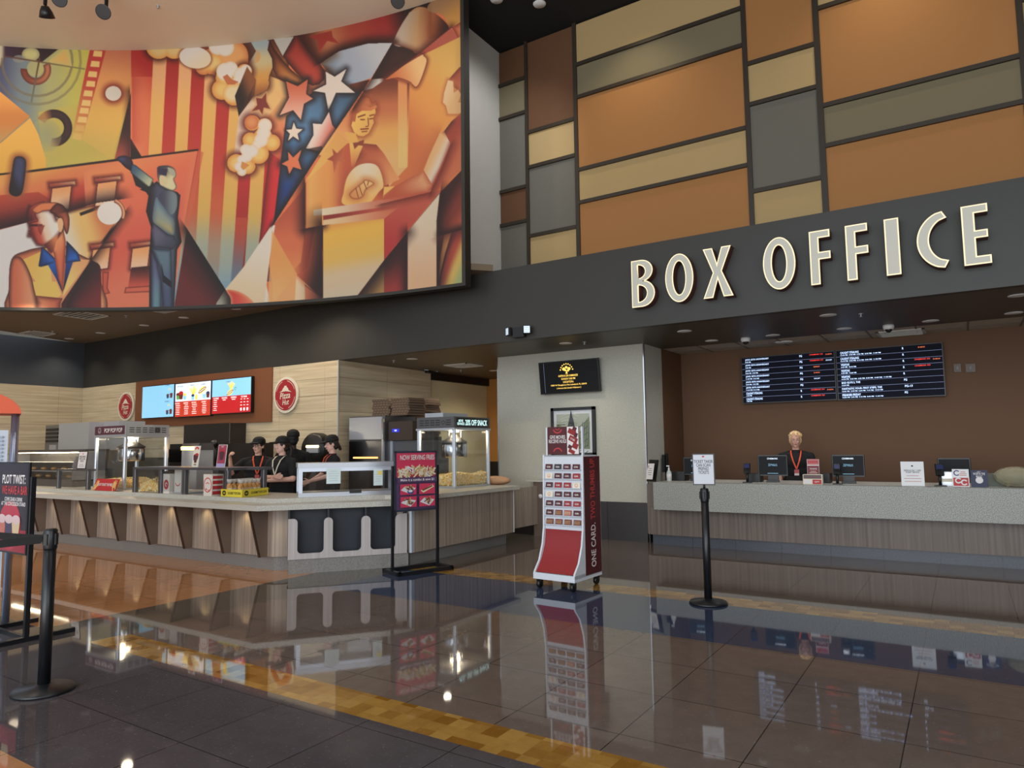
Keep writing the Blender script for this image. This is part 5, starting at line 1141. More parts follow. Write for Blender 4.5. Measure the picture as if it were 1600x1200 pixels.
def monitor(px,label,w_=.36,h_=.26,rz=.1,logo=True,Y=10.35,back=False):
    t=thing('ticket_monitor',label,'monitor',at_y(px,Y),rz)
    b=MB();b.prism([(-.09,-.05),(.09,-.05),(.07,.12),(-.07,.12)],0,.03,BLACK);b.box(-.07,.07,.0,.06,.03,.16,BLACK);b.build('stand',t)
    b=MB();b.box(-w_/2,w_/2,-.03,.02,.09,.09+h_,BLACK,bev=.006);b.build('housing',t,Matrix.Rotation(-.04,4,'X'))
    p=Panel(w_-.03,h_-.03,.002,mat('customer_screen',(14,15,20),.5,spec=.2))
    if logo:p.text('CINEMARK',-w_*.05 if 0 else 0,h_*.33,w_*.36,.022,SCR_W,.02);p.text('Welcome to\nyour Theatre',0,h_*.02,w_*.3,.035,SCR_BL,0);p.rect(0,-h_*.38,w_*.35,.004,SCR_BL)
    p.build('screen',t,Matrix.Rotation(-.04,4,'X')@T(0,-.034,.09+h_/2));return t
monitor(1088,'customer monitor on the ticket counter behind the ticket taker sign')
monitor(1209,'customer monitor on the ticket counter left of the blond cashier',.40,.29)
monitor(1327,'customer monitor on the ticket counter right of the blond cashier',.40,.29)
t=monitor(1493,'dark monitor turned away at the right end of the ticket counter',.36,.24,.0,False,10.55)
def scanner(px,label,Y=10.05):
    t=thing('card_terminal',label,'card terminal',at_y(px,Y),.15);b=MB();b.box(-.06,.06,-.05,.06,0,.012,BLACK);b.tube([(0,.02,.01),(0,.03,.16)],.018,BLACK);b.build('stand',t)
    b=MB();b.box(-.045,.045,-.02,.015,0,.15,BLACK,bev=.008);b.build('terminal_body',t,T(0,.0,.13)@Matrix.Rotation(-.5,4,'X'))
    p=Panel(.07,.06,.002,mat('terminal_screen',(50,56,96),.2));p.build('screen',t,T(0,-.026,.235)@Matrix.Rotation(-.5,4,'X'))
    p=Panel(.07,.04,.002,CREAM);[p.rect(-.02+.02*i,.0,.008,.028,BLACK) for i in range(3)];p.build('keypad',t,T(0,.012,.16)@Matrix.Rotation(-.5,4,'X'))
scanner(1168,'black card terminal on a stand left of the middle customer monitor');scanner(1309,'black card terminal on a stand beside the gift card box')
scanner(1470,'black card terminal near the right counter end beside the steel box')
# small counter things
def boxthing(name,label,cat,px,Y,w,d,h,m,rz=0,bev=.004):
    o=thing(name,label,cat,at_y(px,Y),rz);b=MB();b.box(-w/2,w/2,-d/2,d/2,0,h,m,bev=bev);b.build('body',o);return o
boxthing('receipt_printer','low black receipt printer beside the terminal left of the cashier','printer',1180,10.4,.2,.2,.12,BLACK)
boxthing('receipt_printer','low black receipt printer beside the monitor right of the cashier','printer',1287,10.4,.2,.2,.13,BLACK)
boxthing('receipt_printer','low black receipt printer behind the sanitizer bottle','printer',1062,10.4,.24,.2,.14,BLACK)
o=boxthing('steel_box','small steel box with pale band in front of the dark end monitor','box',1482,10.25,.19,.2,.17,STEEL);b=MB();b.box(-.09,.09,-.105,-.1,.05,.09,CREAM);b.build('band',o)
boxthing('card_box','long grey cardboard box behind the blue card near the counter end','box',1550,10.3,.28,.2,.15,mat('gray_card_box',(104,108,98),.7))
def f_gift(p,w,h): p.rect(0,h*.38,w*.96,h*.24,mat('pattern_rose',(190,110,110),.5));[p.disc(-w*.35+i*w*.17,h*.38,.012,.02,RED,8) for i in range(5)];p.rect(0,-h*.12,w*.96,h*.7,mat('maroon_print',(120,30,38),.5));p.text('THE MOVIE',0,h*.1,w*.6,.018,WP,.03);rows(p,0,0,w*.7,3,.02,CREAM,.005);foodcup(p,0,-h*.35,.04,(RED,CREAM))
card('gift_display','maroon gift display card standing on the ticket counter before the cashier','card',at_y(1272,10.15)+Vector((0,0,.0)),.15,.33,.1,f_gift,WHITE,-.08)
o=boxthing('gift_box','red and white gift card box on the ticket counter before the cashier','box',1271,10.0,.24,.09,.13,CREAM)
p=Panel(.01,.01,.001,CREAM);p.rect(.055,-.03,.11,.06,RED);p.rect(0,.035,.22,.05,mat('gift_scene',(110,90,90),.6));p.rect(-.06,-.03,.09,.05,WP);p.text('GIFT',.055,-.03,.06,.018,WP,.03);p.build('print',o,T(0,-.046,.065))
def f_lol(p,w,h): p.disc(0,h*.32,.012,.01,BLACK,10);p.text('SIGNS & DAY 1 LINE\nTICKET SERVICE',0,h*.1,w*.74,h*.14,BLACK,.03);rows(p,0,-h*.08,w*.8,3,.035,mat('pink_text',(200,130,130),.6),.006)
card('paper_notice','white paper notice with two bold lines standing alone on the ticket counter','notice',at_y(1427,10.02),.25,.30,.05,f_lol,WHITE,-.05)
def f_kid(p,w,h): p.ring(-w*.22,h*.28,.022,.034,mat('navy_print',(60,40,110),.5),40,320,16);rows(p,w*.15,h*.34,w*.45,3,.02,RED,.006);p.rect(0,-h*.22,w*.9,h*.46,RED);p.ring(-w*.15,-h*.15,.02,.035,WP,30,330);p.ring(w*.2,-h*.25,.02,.035,WP,30,330)
card('paper_card','white card with red picture standing before the steel box','card',at_y(1502,10.02),.17,.21,.05,f_kid,WHITE,-.05)
def f_nav(p,w,h): p.text('HELP',0,h*.4,w*.2,.014,WP,0);p.text('WORTH THE\nMAGIC',0,h*.2,w*.7,.06,WP,.02);p.disc(0,-h*.1,.038,.038,WP,20)
card('paper_card','navy card with white disc standing near the right counter end','card',at_y(1531,10.02),.17,.20,.05,f_nav,mat('navy_card',(28,36,72),.5),-.05)
# clear bag at the end
o=thing('plastic_bag','crumpled clear plastic bag with dark content at the right end of the ticket counter','bag',at_y(1588,10.15))
b=MB();b.ball((0,0,.12),.22,.13,.12,mat('crumpled_clear_film',(180,172,140),.25,alpha=.55,bump=(25,1.)),18,12);b.build('film',o);b=MB();b.box(-.06,.14,-.06,.06,.03,.13,BLACK);b.build('content',o)
# menu holder, phone, sanitizer at the left end
o=thing('notice_holder','black angled holder with paper notice leaning at the left end of the ticket counter','holder',(-4.0,10.02,.945),-.5)
b=MB();b.box(-.1,.1,0,.02,0,.33,BLACK);b.build('holder_back',o,Matrix.Rotation(-.2,4,'X'));p=Panel(.15,.24,.002,WP);p.rect(-.05,.07,.02,.04,GRAYP);rows(p,0,.04,.1,4,.03,BLACK,.006);p.build('paper',o,T(0,-.006,.15)@Matrix.Rotation(-.2,4,'X'))
o=thing('wall_phone','black wall phone handset with coiled cord beside the sanitizer','phone',tuple(PX(1036,722,XP1+.03)))
b=MB();b.box(0,.05,-.05,.05,-.16,.12,BLACK,bev=.01);b.build('base',o);b=MB();b.box(.05,.085,-.035,.035,-.13,.14,BLACK,bev=.015);b.build('handset',o)
b=MB();b.tube([(.05,-.02,-.15),(.08,-.03,-.22),(.1,-.02,-.26)],.01,BLACK);b.build('cord',o)
o=thing('sanitizer_bottle','clear pump bottle of hand sanitizer at the left end of the ticket counter','bottle',at_y(1046,10.15))
b=MB();b.lathe([(0,0),(.035,0),(.037,.02),(.037,.13),(.015,.165),(.013,.175)],mat('clear_gel',(214,222,216),.15,alpha=.8));b.build('bottle_body',o);b=MB();b.lathe([(.015,.175),(.015,.19),(.005,.195),(.005,.225),(0,.225)],WHITE);b.box(-.035,.008,-.008,.008,.22,.235,WHITE);b.build('pump',o)
b=MB();b.lathe([(.0375,.04),(.0378,.11)],WP);b.build('label_band',o)
# ---------------------------------------------------------------- showtime boards
SN=mat('board_navy',(10,13,30),.6,emit=.12,spec=.15);SLT=mat('board_text',(190,214,250),.4,emit=1.3);SLN=mat('board_line',(120,130,170),.4,emit=.6);SO=mat('board_orange',(236,110,60),.4,emit=.9)
B1=[('JAWS: 50TH ANNIVERSARY','8:40 PM','PG',1,1),('JAWS: 50TH ANNIVERSARY','4:20 PM','PG',1,2),('JAWS: 50TH ANNIVERSARY','5:20 PM  9:20 PM','PG',0,3),('JAWS: 50TH ANNIVERSARY','11:40 PM  5:45 PM','PG',0,1),('JAWS: 50TH ANNIVERSARY','6:50 PM  7:45 PM','PG',0,2),('JAWS: 50TH ANNIVERSARY','11:45 PM  8:10 PM','PG',0,0),('CAUGHT STEALING','1:00 PM','R',1,1),('CAUGHT STEALING','7:00 PM','R',1,0)]
B2=[('CAUGHT STEALING','12:40 PM  3:20 PM  6:00 PM  8:30 PM  11:00 PM','R',0,1),('CAUGHT STEALING','10:10 PM  4:40 PM  6:15 PM  8:40 PM  11:20 PM','R',0,0),('WEAPONS','2:45 PM  10:35 PM','R',1,1),('WEAPONS','3:30 PM  10:00 PM','R',1,0),('WEAPONS','12:30 PM  2:25 PM  5:00 PM  8:30 PM  10:45 PM  11:50 PM','R',0,0),('BAD GUYS 2, THE','12:20 PM','PG',0,0),('FANTASTIC FOUR: FIRST STEPS, THE','12:45 PM  3:50 PM  6:50 PM  7:15 PM  10:30 PM','PG-13',0,0),('FREAKIER FRIDAY','12:00 PM  2:45 PM  5:15 PM  8:45 PM  11:30 PM','PG',0,0)]
def board(rows_,right):
    def f(p,w,h):
        p.rect(0,0,w,h,SN);n=len(rows_);dz=h/n
        for k,(t,tm,rt,a,c) in enumerate(rows_):
            z=h/2-dz*(k+.36);l=len(t)*.0165*1.05;x=-w*.46
            p.text(t,x+l/2,z,l,.034,SLT,.03);l2=len(tm)*.0125;p.text(tm,x+l2/2,z-.037,l2,.018,SLT,.03)
            p.text(rt,w*.14+len(rt)*.012,z+.0,len(rt)*.02,.032,SLT,.03)
            if a:p.text('CINEMARK XD',w*.32,z+.01,.2,.02,mat('board_red',(230,50,40),.4,emit=1.),.02)
            if c:p.text(('D-BOX','DOLBY','REPEAT')[c-1],w*(.45 if a else .32),z-(.0 if a else 0),.09,.018,SO if c!=2 else SLT,.02)
            if k<n-1:p.rect(0,h/2-dz*(k+1),w,.004,SLN)
    return f
display('showtime_board','left showtime screen listing films in white on navy','',11.9,None) if 0 else None
display('showtime_board','left half of the navy showtime screens, listing shark film anniversary rows',[(1157,559),(1303,548),(1309,624),(1161,632)],11.93,board(B1,0),group='showtime screens')
display('showtime_board','right half of the navy showtime screens, longer rows of times',[(1304,548),(1473,534),(1478,620),(1310,624)],11.93,board(B2,1),group='showtime screens')
GOLD=mat('gold_pixels',(240,196,90),.4,emit=1.1)
def tvf(p,w,h):
    p.rect(0,0,w,h,mat('tv_black',(10,10,13),.45,spec=.25));p.rect(-w*.42,0,.004,h*.96,SLN)
    for k in range(9):
        a=R(15+150*k/8);p.rect(.0+w*.1*math.cos(a)*1.1-w*.02,h*.17+h*.25*math.sin(a),.02,.02,GOLD,a)
    for x,z,r in ((-.05,.03,.03),(.0,.055,.025),(.05,.03,.03),(-.025,.01,.02),(.03,.0,.02)):p.disc(x-w*.02,h*.2+z,r,r*.9,GOLD,8)
    p.poly([(-.02-w*.02,h*.1),(.02-w*.02,h*.1),(.0-w*.02,h*.24)],GOLD)
    for k,(t,q) in enumerate((('AUSTIN & LEIA SUMMARIZE',.34),('SUNDAY 5:00 PM',.24),('LOCATION:',.18),('1500 W Daughtery Rd, Lakeland, FL 33810',.62),('( Across the South Walmart )',.42))): p.text(t,0,h*(.04-.1*k),w*q,.032,GOLD,.02)
display('wall_tv','tilted black television with small gold lettering on the stucco pillar','' if 0 else [(841,566.5),(932,560),(939,611),(845,617)],10.16,tvf,'television',tilt=.12)
# framed building picture
a=PY(861,638,10.26);c=PY(931,712,10.26);w_=c.x-a.x;h_=a.z-c.z
o=thing('framed_picture','black framed picture of a tall skyscraper hanging on the stucco pillar','picture',((a.x+c.x)/2,10.26,(a.z+c.z)/2))
b=MB();f=.05
for q in ((-w_/2,w_/2,h_/2-f,h_/2),(-w_/2,w_/2,-h_/2,-h_/2+f),(-w_/2,-w_/2+f,-h_/2,h_/2),(w_/2-f,w_/2,-h_/2,h_/2)): b.box(q[0],q[1],-.02,.03,q[2],q[3],BLACK)
b.build('frame',o)
p=Panel(w_-.06,h_-.06,.01,WP);W_,H_=w_-.2,h_-.22
SKY=mat('picture_sky',(176,176,150),.25);OL=mat('picture_olive',(120,124,60),.3);INK=mat('picture_ink',(30,30,28),.3);GB=mat('picture_gray',(140,142,140),.3)
p.rect(0,0,W_,H_,SKY)
for k in range(5): p.ring(-W_*.2+k*.02,-H_*.1,.2+.05*k,.204+.05*k,WP,60,120)
p.poly([(-W_/2,-H_/2),(-W_*.2,-H_/2),(-W_*.2,.02),(-W_*.35,.1),(-W_/2,.12)],OL)
for k in range(5):p.rect(-W_*.36,-H_*.42+k*.09,W_*.26,.012,INK)
for k in range(4):p.rect(-W_*.46+k*.045,-H_*.22,.008,H_*.5,INK)
p.poly([(W_/2,H_*.42),(W_*.4,H_*.3),(W_*.22,0),(W_*.12,-H_/2),(W_/2,-H_/2)],OL)
for k in range(8):p.rect(W_*.33,H_*.22-k*.1,W_*.3,.01,INK,.6)
for k in range(4):p.rect(W_*.28+k*.04,-.05,.008,H_*.7,INK,-.1)
p.poly([(-W_*.18,-H_/2),(W_*.1,-H_/2),(W_*.1,.04),(W_*.06,.1),(W_*.03,.18),(0,.24),(-W_*.04,.36),(-W_*.08,.24),(-W_*.11,.18),(-W_*.14,.1),(-W_*.18,.04)],INK)
for k in range(5):p.rect(-W_*.15+k*.026*1.2,-H_*.2,.012,H_*.55,GB)
p.rect(-W_*.04,.3,.006,.16,INK)
p.build('print',o,T(0,.0,0))
b=MB();b.box(-w_/2+f,w_/2-f,-.015,-.012,-h_/2+f,h_/2-f,GL);b.build('glass_pane',o)
for px,l,w__ in ((1496,'small switch plate on the brown wall right of the showtime screens, left one',.09),(1516.5,'wider switch plate on the brown wall right of the showtime screens, right one',.12)):
    q=PY(px,575,12.03);o=thing('switch_plate',l,'switch plate',tuple(q));b=MB();b.box(-w__/2,w__/2,-.01,.018,-.06,.06,mat('brown_plate',(110,92,80),.5));b.build('plate',o);b=MB();b.box(-.012,.012,-.02,-.01,-.025,.025,GRAYP);b.build('switch',o)
# ---------------------------------------------------------------- people
def cap_(b,p,q,r0,r1,m,n=12):
    p,q=Vector(p),Vector(q);b.tube([p,(p+q)/2,q],[r0,(r0+r1)/2,r1],m,n);b.ball(p,r0,r0,r0,m,10,7);b.ball(q,r1,r1,r1,m,10,7)
def remesh(b,name,parent,vox,m,smooth=3,M=None):
    o=b.build(name);md=o.modifiers.new('r','REMESH');md.mode='VOXEL';md.voxel_size=vox;md.use_smooth_shade=True
    s=o.modifiers.new('s','SMOOTH');s.iterations=smooth;s.factor=.5
    bpy.context.view_layer.update();me=bpy.data.meshes.new_from_object(o.evaluated_get(bpy.context.evaluated_depsgraph_get()))
    bpy.data.objects.remove(o);me.name=name;me.materials.clear();me.materials.append(m)
    n=bpy.data.objects.new(name,me);COL.objects.link(n);n.parent=parent
    me.polygons.foreach_set('use_smooth',[True]*len(me.polygons));me.polygons.foreach_set('material_index',[0]*len(me.polygons))
    if M is not None:n.matrix_local=M
    return n
def hand(b,w,d,pn,m,curl=.5,s=1.):
    """w wrist, d forearm direction, pn palm normal (fingers curl toward it)"""
    w=Vector(w);d=Vector(d).normalized();pn=Vector(pn);pn=(pn-d*pn.dot(d)).normalized();sd=d.cross(pn)
    for k in (-1.5,-.5,.5,1.5):cap_(b,w+sd*k*.010*s,w+d*.085*s+sd*k*.021*s,.014*s,.0125*s,m,8)
    for k,l in ((-1.5,.062),(-.5,.076),(.5,.080),(1.5,.070)):
        r0=w+d*.09*s+sd*k*.021*s;c1=curl;d1=(d*math.cos(c1)+pn*math.sin(c1));d2=(d*math.cos(2.1*c1)+pn*math.sin(2.1*c1))
        r1=r0+d1*l*.5*s;r2=r1+d2*l*.5*s;cap_(b,r0,r1,.0095*s,.0088*s,m,8);cap_(b,r1,r2,.0088*s,.0075*s,m,8)
    t0=w+d*.03*s+sd*.026*s;t1=t0+(d*.6+sd*.7+pn*.4).normalized()*.04*s;t2=t1+(d*.85+sd*.15+pn*.5).normalized()*.032*s
    cap_(b,t0,t1,.012*s,.010*s,m,8);cap_(b,t1,t2,.010*s,.0085*s,m,8)
SHIRT=mat('black_cotton',(20,20,22),.85);PANT=mat('black_trousers',(26,26,30),.85);CAPM=mat('black_cap_cloth',(18,17,18),.75)
ORL=mat('orange_lanyard',(232,84,48),.6);EYE=mat('eye_dark',(50,36,30),.3);EYW=mat('eye_white',(220,214,208),.4);LIP=mat('lips',(170,92,86),.5)
def person(label,x,y,rz,s,skin,hair,armR,armL,yaw=0,pitch=0,cap=True,hairstyle='bun',glasses=False,lany=ORL,girth=1.,cR=.5,cL=.5,pnR=(0,-1,0),pnL=(0,-1,0),badge=True):
    o=thing('person',label,'person',(x,y,0),rz)
    b=MB();g=girth
    SH=1.365;hx=.165*g**.5
    b.ball((0,0,.98),.165*g,.115*g,.13,skin,18,12);b.ball((0,.0,1.14),.145*g,.105*g,.16,skin,18,12);b.ball((0,-.005,1.28),.165*g,.115*g,.15,skin,18,12)
    cap_(b,(-hx,0,SH),(hx,0,SH),.062,.062,skin);cap_(b,(0,.01,1.40),(0,-.0,1.53),.056,.052,skin)
    legs=[]
    for sx in (-1,1):
        cap_(b,(sx*.09,0,.92),(sx*.10,0,.50),.088*g,.055,skin);cap_(b,(sx*.10,0,.50),(sx*.10,.02,.09),.055,.036,skin)
        cap_(b,(sx*.10,.02,.045),(sx*.105,-.14,.03),.038,.028,skin,10)
    arms=[]
    for sx,(el,wr),cu,pn in ((-1,armR,cR,pnR),(1,armL,cL,pnL)):
        sh=Vector((sx*(hx+.03),0,SH));el,wr=Vector(el),Vector(wr)
        cap_(b,sh,el,.052*g**.4,.040*g**.4,skin);cap_(b,el,wr,.040*g**.4,.026,skin);hand(b,wr,wr-el,pn,skin,cu);arms.append((sh,el,wr))
    HM=T(0,-.01,1.615)@Matrix.Rotation(R(yaw),4,'Z')@Matrix.Rotation(R(pitch),4,'X')
    hb=MB();hb.ball((0,.01,.03),.078,.094,.098,skin,20,14);hb.ball((0,-.015,-.035),.062,.075,.078,skin,18,12);hb.ball((0,-.045,-.085),.034,.034,.026,skin,12,8)
    cap_(hb,(0,-.088,.018),(0,-.108,-.016),.009,.014,skin,8)
    for sx in (-1,1):
        hb.ball((sx*.079,.012,-.0),.010,.019,.030,skin,10,8);hb.ball((sx*.034,-.076,-.022),.02,.016,.018,skin,10,7)
        cap_(hb,(sx*.045,-.083,.036),(sx*.016,-.09,.036),.008,.009,skin,8)
    hb.ball((0,-.088,-.052),.022,.012,.012,skin,10,6)
    b.add([tuple(HM@Vector(v)) for v in hb.v],hb.f,skin,True)
    body=remesh(b,'body',o,.0065,skin,4)
    # face details
    e=MB()
    for sx in (-1,1):
        e.ball((sx*.031,-.084,.018),.0135,.008,.0075,EYW,10,6);e.ball((sx*.031,-.0905,.018),.0062,.004,.0065,EYE,8,6)
    e.build('eyes',o,HM)
    e=MB();e.ball((0,-.0985,-.048),.020,.004,.0035,LIP,10,5);e.ball((0,-.0975,-.056),.016,.004,.004,LIP,10,5);e.build('lips',o,HM)
    e=MB()
    for sx in (-1,1):e.tube([(sx*.048,-.086,.038),(sx*.033,-.096,.043),(sx*.016,-.097,.04)],.0035,hair,6)
    e.build('eyebrows',o,HM)
    # clothes
    c=MB();c.ball((0,0,.99),.178*g,.13*g,.12,SHIRT,18,12);c.ball((0,0,1.14),.16*g,.12*g,.17,SHIRT,18,12);c.ball((0,-.008,1.28),.178*g,.128*g,.155,SHIRT,18,12)
    cap_(c,(-hx,0,SH),(hx,0,SH),.072,.072,SHIRT);c.tube([(0,.01,1.34),(0,.005,1.475)],[.10,.064],SHIRT,16)
    for sx in (-1,1):cap_(c,(sx*(hx-.01),0,SH+.01),(sx*.03,.01,1.43),.066,.05,SHIRT)
    for sh,el,wr in arms: cap_(c,sh,sh+(el-sh)*.72,.064*g**.4,.060*g**.4,SHIRT)
    remesh(c,'shirt',o,.009,SHIRT,3)
    c=MB();c.ball((0,0,.95),.175*g,.13*g,.12,PANT,18,10)
    for sx in (-1,1):cap_(c,(sx*.09,0,.90),(sx*.10,0,.50),.10*g,.07,PANT);cap_(c,(sx*.10,0,.50),(sx*.10,.02,.10),.07,.056,PANT)
    remesh(c,'trousers',o,.011,PANT,2)
    c=MB()
    for sx in (-1,1):c.ball((sx*.103,-.06,.04),.05,.13,.045,BLACK,12,8);c.box(sx*.103-.045,sx*.103+.045,-.18,.065,.0,.02,BLACK,bev=.02)
    c.build('shoes',o)
    # hair
    h=MB()
    if hairstyle=='short':
        rr=random.Random(9);h.ball((0,.038,.058),.096,.094,.094,hair,20,14)
        for k in range(70):
            a=rr.uniform(0,2*PI);t=rr.uniform(0,1.25);q=Vector((math.sin(t)*math.cos(a)*.097,.018+math.sin(t)*math.sin(a)*.102,.05+math.cos(t)*.097))
            if q.y<-.03 and q.z<.085:continue
            h.ball(tuple(q),rr.uniform(.014,.024),rr.uniform(.014,.024),rr.uniform(.012,.02),hair,8,6)
        h.ball((0,.045,-.03),.078,.07,.07,hair,14,10)
        for sx in (-1,1):h.ball((sx*.078,.03,.01),.018,.04,.05,hair,10,8)
        remesh(h,'hair',o,.006,hair,1,HM)
    else:
        h.ball((0,.02,.036),.085,.099,.096,hair,18,12);h.ball((0,.05,-.03),.07,.062,.06,hair,14,10)
        if hairstyle=='bun':h.ball((0,.115,.0),.035,.035,.035,hair,12,8)
        if hairstyle=='long':cap_(h,(0,.10,.02),(.03,.12,-.20),.045,.03,hair)
        if hairstyle=='ponytail':cap_(h,(0,.11,.03),(0,.15,-.05),.025,.035,hair);cap_(h,(0,.15,-.05),(0,.14,-.17),.035,.02,hair)
        if hairstyle=='curl':
            for k in range(5):h.ball((.02-.01*k,.1+.008*k,.0-.022*k),.028,.028,.026,hair,10,8)
        remesh(h,'hair',o,.007,hair,2,HM)
    if cap:
        c=MB();c.lathe([(.097,0),(.101,.03),(.094,.07),(.064,.105),(.02,.12),(0,.12)],CAPM,n=26);v=[(x_,y_*1.12+.012,z_+.05) for x_,y_,z_ in c.v];c.v=v
        c.box(-.006,.006,-.0,.01,.158,.168,CAPM);co=c.build('cap',o,HM)
        c=MB();n=12;P=[(.08*math.cos(PI+PI*k/n),-.075+.115*math.sin(PI+PI*k/n)) for k in range(n+1)];c.ball((0,-.115,.056),.084,.088,.017,CAPM,18,10);c.ball((0,-.06,.07),.09,.05,.03,CAPM,16,8);c.build('brim',co)
    if glasses:
        c=MB()
        for sx in (-1,1):
            c.tube([(sx*.036+.024*math.cos(q),-.103,.016+.019*math.sin(q)) for q in [2*PI*k/14 for k in range(15)]],.0032,BLACK,6);c.tube([(sx*.06,-.10,.02),(sx*.08,-.03,.02),(sx*.083,.02,.01)],.003,BLACK,6)
        c.tube([(-.012,-.104,.02),(.012,-.104,.02)],.003,BLACK,6);c.build('glasses',o,HM)
    if lany:
        c=MB();fy=-.125*g-.012
        for sx in (-1,1):
            P=[(sx*.055,.03,1.475),(sx*.075,-.05,1.455),(sx*.07,-.10*g-.01,1.40),(sx*.045,fy-.008,1.30),(0,fy-.012,1.17)]
            for i in range(4):
                a,q=Vector(P[i]),Vector(P[i+1]);wv=Vector((.011,0,0));yv=Vector((0,-.003,0))
                c.add([a-wv,a+wv,q+wv,q-wv,a-wv+yv,a+wv+yv,q+wv+yv,q-wv+yv],[(0,1,2,3),(7,6,5,4),(0,4,5,1),(3,2,6,7),(1,5,6,2),(0,3,7,4)],lany)
        c.build('lanyard',o)
        if badge:
            c=MB();c.box(-.035,.035,fy-.02,fy-.015,1.07,1.165,mat('badge_rose',(200,90,90),.5));c.box(-.033,.033,fy-.0215,fy-.02,1.075,1.105,WP);c.build('badge',o)
    o.scale=(s,s,s);return o
SK1=mat('fair_skin',(226,178,156),.55);SK2=mat('pale_skin',(222,176,160),.55);SK3=mat('deep_brown_skin',(70,44,34),.55);SK4=mat('mature_skin',(206,158,138),.6)
HB_=mat('dark_brown_hair',(38,26,22),.6);HBL=mat('ginger_blond_hair',(222,170,108),.6,mix=((244,214,166),(60,60,60),3,.2));HK=mat('black_hair',(16,14,14),.7)
q=PY(404,704,7.05);person('person in black cap and glasses raising one hand behind the counter, orange lanyard',q.x,7.05,R(48),.955,SK1,HB_,((-.40,-.10,1.20),(-.40,-.26,1.43)),((.27,.02,1.12),(.25,-.16,.96)),yaw=-30,hairstyle='long',glasses=True,girth=1.34,cR=.9,pnR=(1,-.2,0))
q=PY(441,703,6.95);person('person in black cap with arms crossed looking left, pale lanyard',q.x,6.95,R(14),.955,SK2,HB_,((-.28,-.10,1.13),(.06,-.24,1.15)),((.28,-.10,1.11),(-.08,-.28,1.09)),yaw=-38,hairstyle='ponytail',girth=1.2,lany=mat('pale_lanyard',(214,206,186),.6),badge=False,cR=.3,cL=.3,pnR=(0,1,-.3),pnL=(0,1,-.3))
q=PY(458,684,7.55);person('person in black shirt and cap standing with back turned behind the crossed-arm worker',q.x,7.55,R(235),1.02,SK3,HK,((-.26,-.03,1.12),(-.22,-.2,.95)),((.26,-.03,1.12),(.22,-.2,.95)),yaw=0,hairstyle='none',lany=None,girth=1.1)
q=PY(519,702,7.75);person('person in black cap looking down to the left while working behind the glass topping case',q.x,7.75,R(-22),.965,SK2,HB_,((-.24,-.08,1.13),(-.16,-.34,1.01)),((.22,-.14,1.12),(.05,-.38,1.04)),yaw=-12,pitch=8,hairstyle='curl',lany=ORL,badge=False)
q=PY(1243,694,11.2);person('person with short blond hair, black shirt and orange lanyard behind the ticket counter',q.x,11.2,R(10),.945,SK4,HBL,((-.26,-.02,1.13),(-.24,-.16,.92)),((.26,-.02,1.13),(.24,-.16,.92)),yaw=2,cap=False,hairstyle='short',girth=1.18)
# ---------------------------------------------------------------- barrier posts
def stanchion(label,P,h):
    o=thing('barrier_post',label,'barrier post',tuple(P));b=MB()
    b.lathe([(0,0),(.17,0),(.178,.008),(.17,.022),(.06,.034),(.034,.05)],BLACKM,n=40);b.build('base',o)
    b=MB();b.lathe([(.036,.03),(.036,h-.12)],BLACKM,n=28);b.build('pole',o)
    b=MB();b.lathe([(.037,h-.13),(.040,h-.12),(.040,h-.012),(.032,h),(0,h)],BLACKM,n=28)
    b.build('belt_head',o)
    for a in (0,PI/2,PI,-PI/2):
        b=MB();b.box(.036,.047,-.014,.014,h-.10,h-.03,BLACK,bev=.004);b.build('belt_slot',o,RZ(a+.5))
    return o
pl_=PZ(68,1080,0);hl_=PP(85,826,tuple(pl_),tuple(CF[:2])+(0,)).z
print('stanchion L',pl_,hl_);stanchion('black barrier post with two belts at the left front',(pl_.x,pl_.y,0),hl_)
pr_=PZ(1107,943,0);hr_=PP(1099,763,tuple(pr_),tuple(CF[:2])+(0,)).z;print('stanchion R',pr_,hr_)
stanchion('black barrier post carrying the ticket taker sign before the ticket counter',(pr_.x,pr_.y,0),hr_)
def f_tt(p,w,h): p.rect(0,0,w*.93,h*.96,mat('sign_paper',(206,208,216),.5));p.disc(-.0,h*.42,.012,.008,RED,10);p.text('TICKET TAKER\nCAN SCAN\nPREPAID\nTICKETS',0,h*.08,w*.88,h*.46,BLACK,.04)
o=thing('ticket_taker_sign','upright white sign about scanning prepaid tickets on top of the right barrier post','sign',(pr_.x,pr_.y,hr_),R(15))
p=Panel(.205,.30,.012,BLACK);f_tt(p,.2,.29);p.build('sign_panel',o,T(0,-.0,.03+.15));b=MB();b.lathe([(.012,0),(.01,.035)],BLACK,c=(0,.005,0));b.build('sign_stem',o)
# belts and the two further posts they run to
def belt(label,P,Q,z,sag=.02):
    P,Q=Vector(P),Vector(Q);d=(Q-P);n=Vector((-d.y,d.x,0)).normalized()*.0015;b=MB();N=16;vs=[];fs=[]
    for k in range(N+1):
        t=k/N;c=P+d*t;zz=z-sag*4*t*(1-t)
        for s_,hh in ((1,-.024),(1,.024),(-1,.024),(-1,-.024)):vs.append((c.x+n.x*s_,c.y+n.y*s_,zz+hh))
    for k in range(N):
        for j in range(4):fs.append((k*4+j,k*4+(j+1)%4,k*4+4+(j+1)%4,k*4+4+j))
    fs+=[(3,2,1,0),(N*4,N*4+1,N*4+2,N*4+3)];b.add(vs,fs,mat('black_webbing',(14,14,16),.7));tag(b.build('barrier_belt'),label,'belt')
zb_=hl_-.065
q1=PZ(-60,826,zb_);q2=PZ(-60,852,zb_)
def far(q,l=1.9): d=(q-Vector((pl_.x,pl_.y,zb_)));d.z=0;return Vector((pl_.x,pl_.y,0))+d.normalized()*l
f1,f2_=far(q1),far(q2);print('belts',f1,f2_)
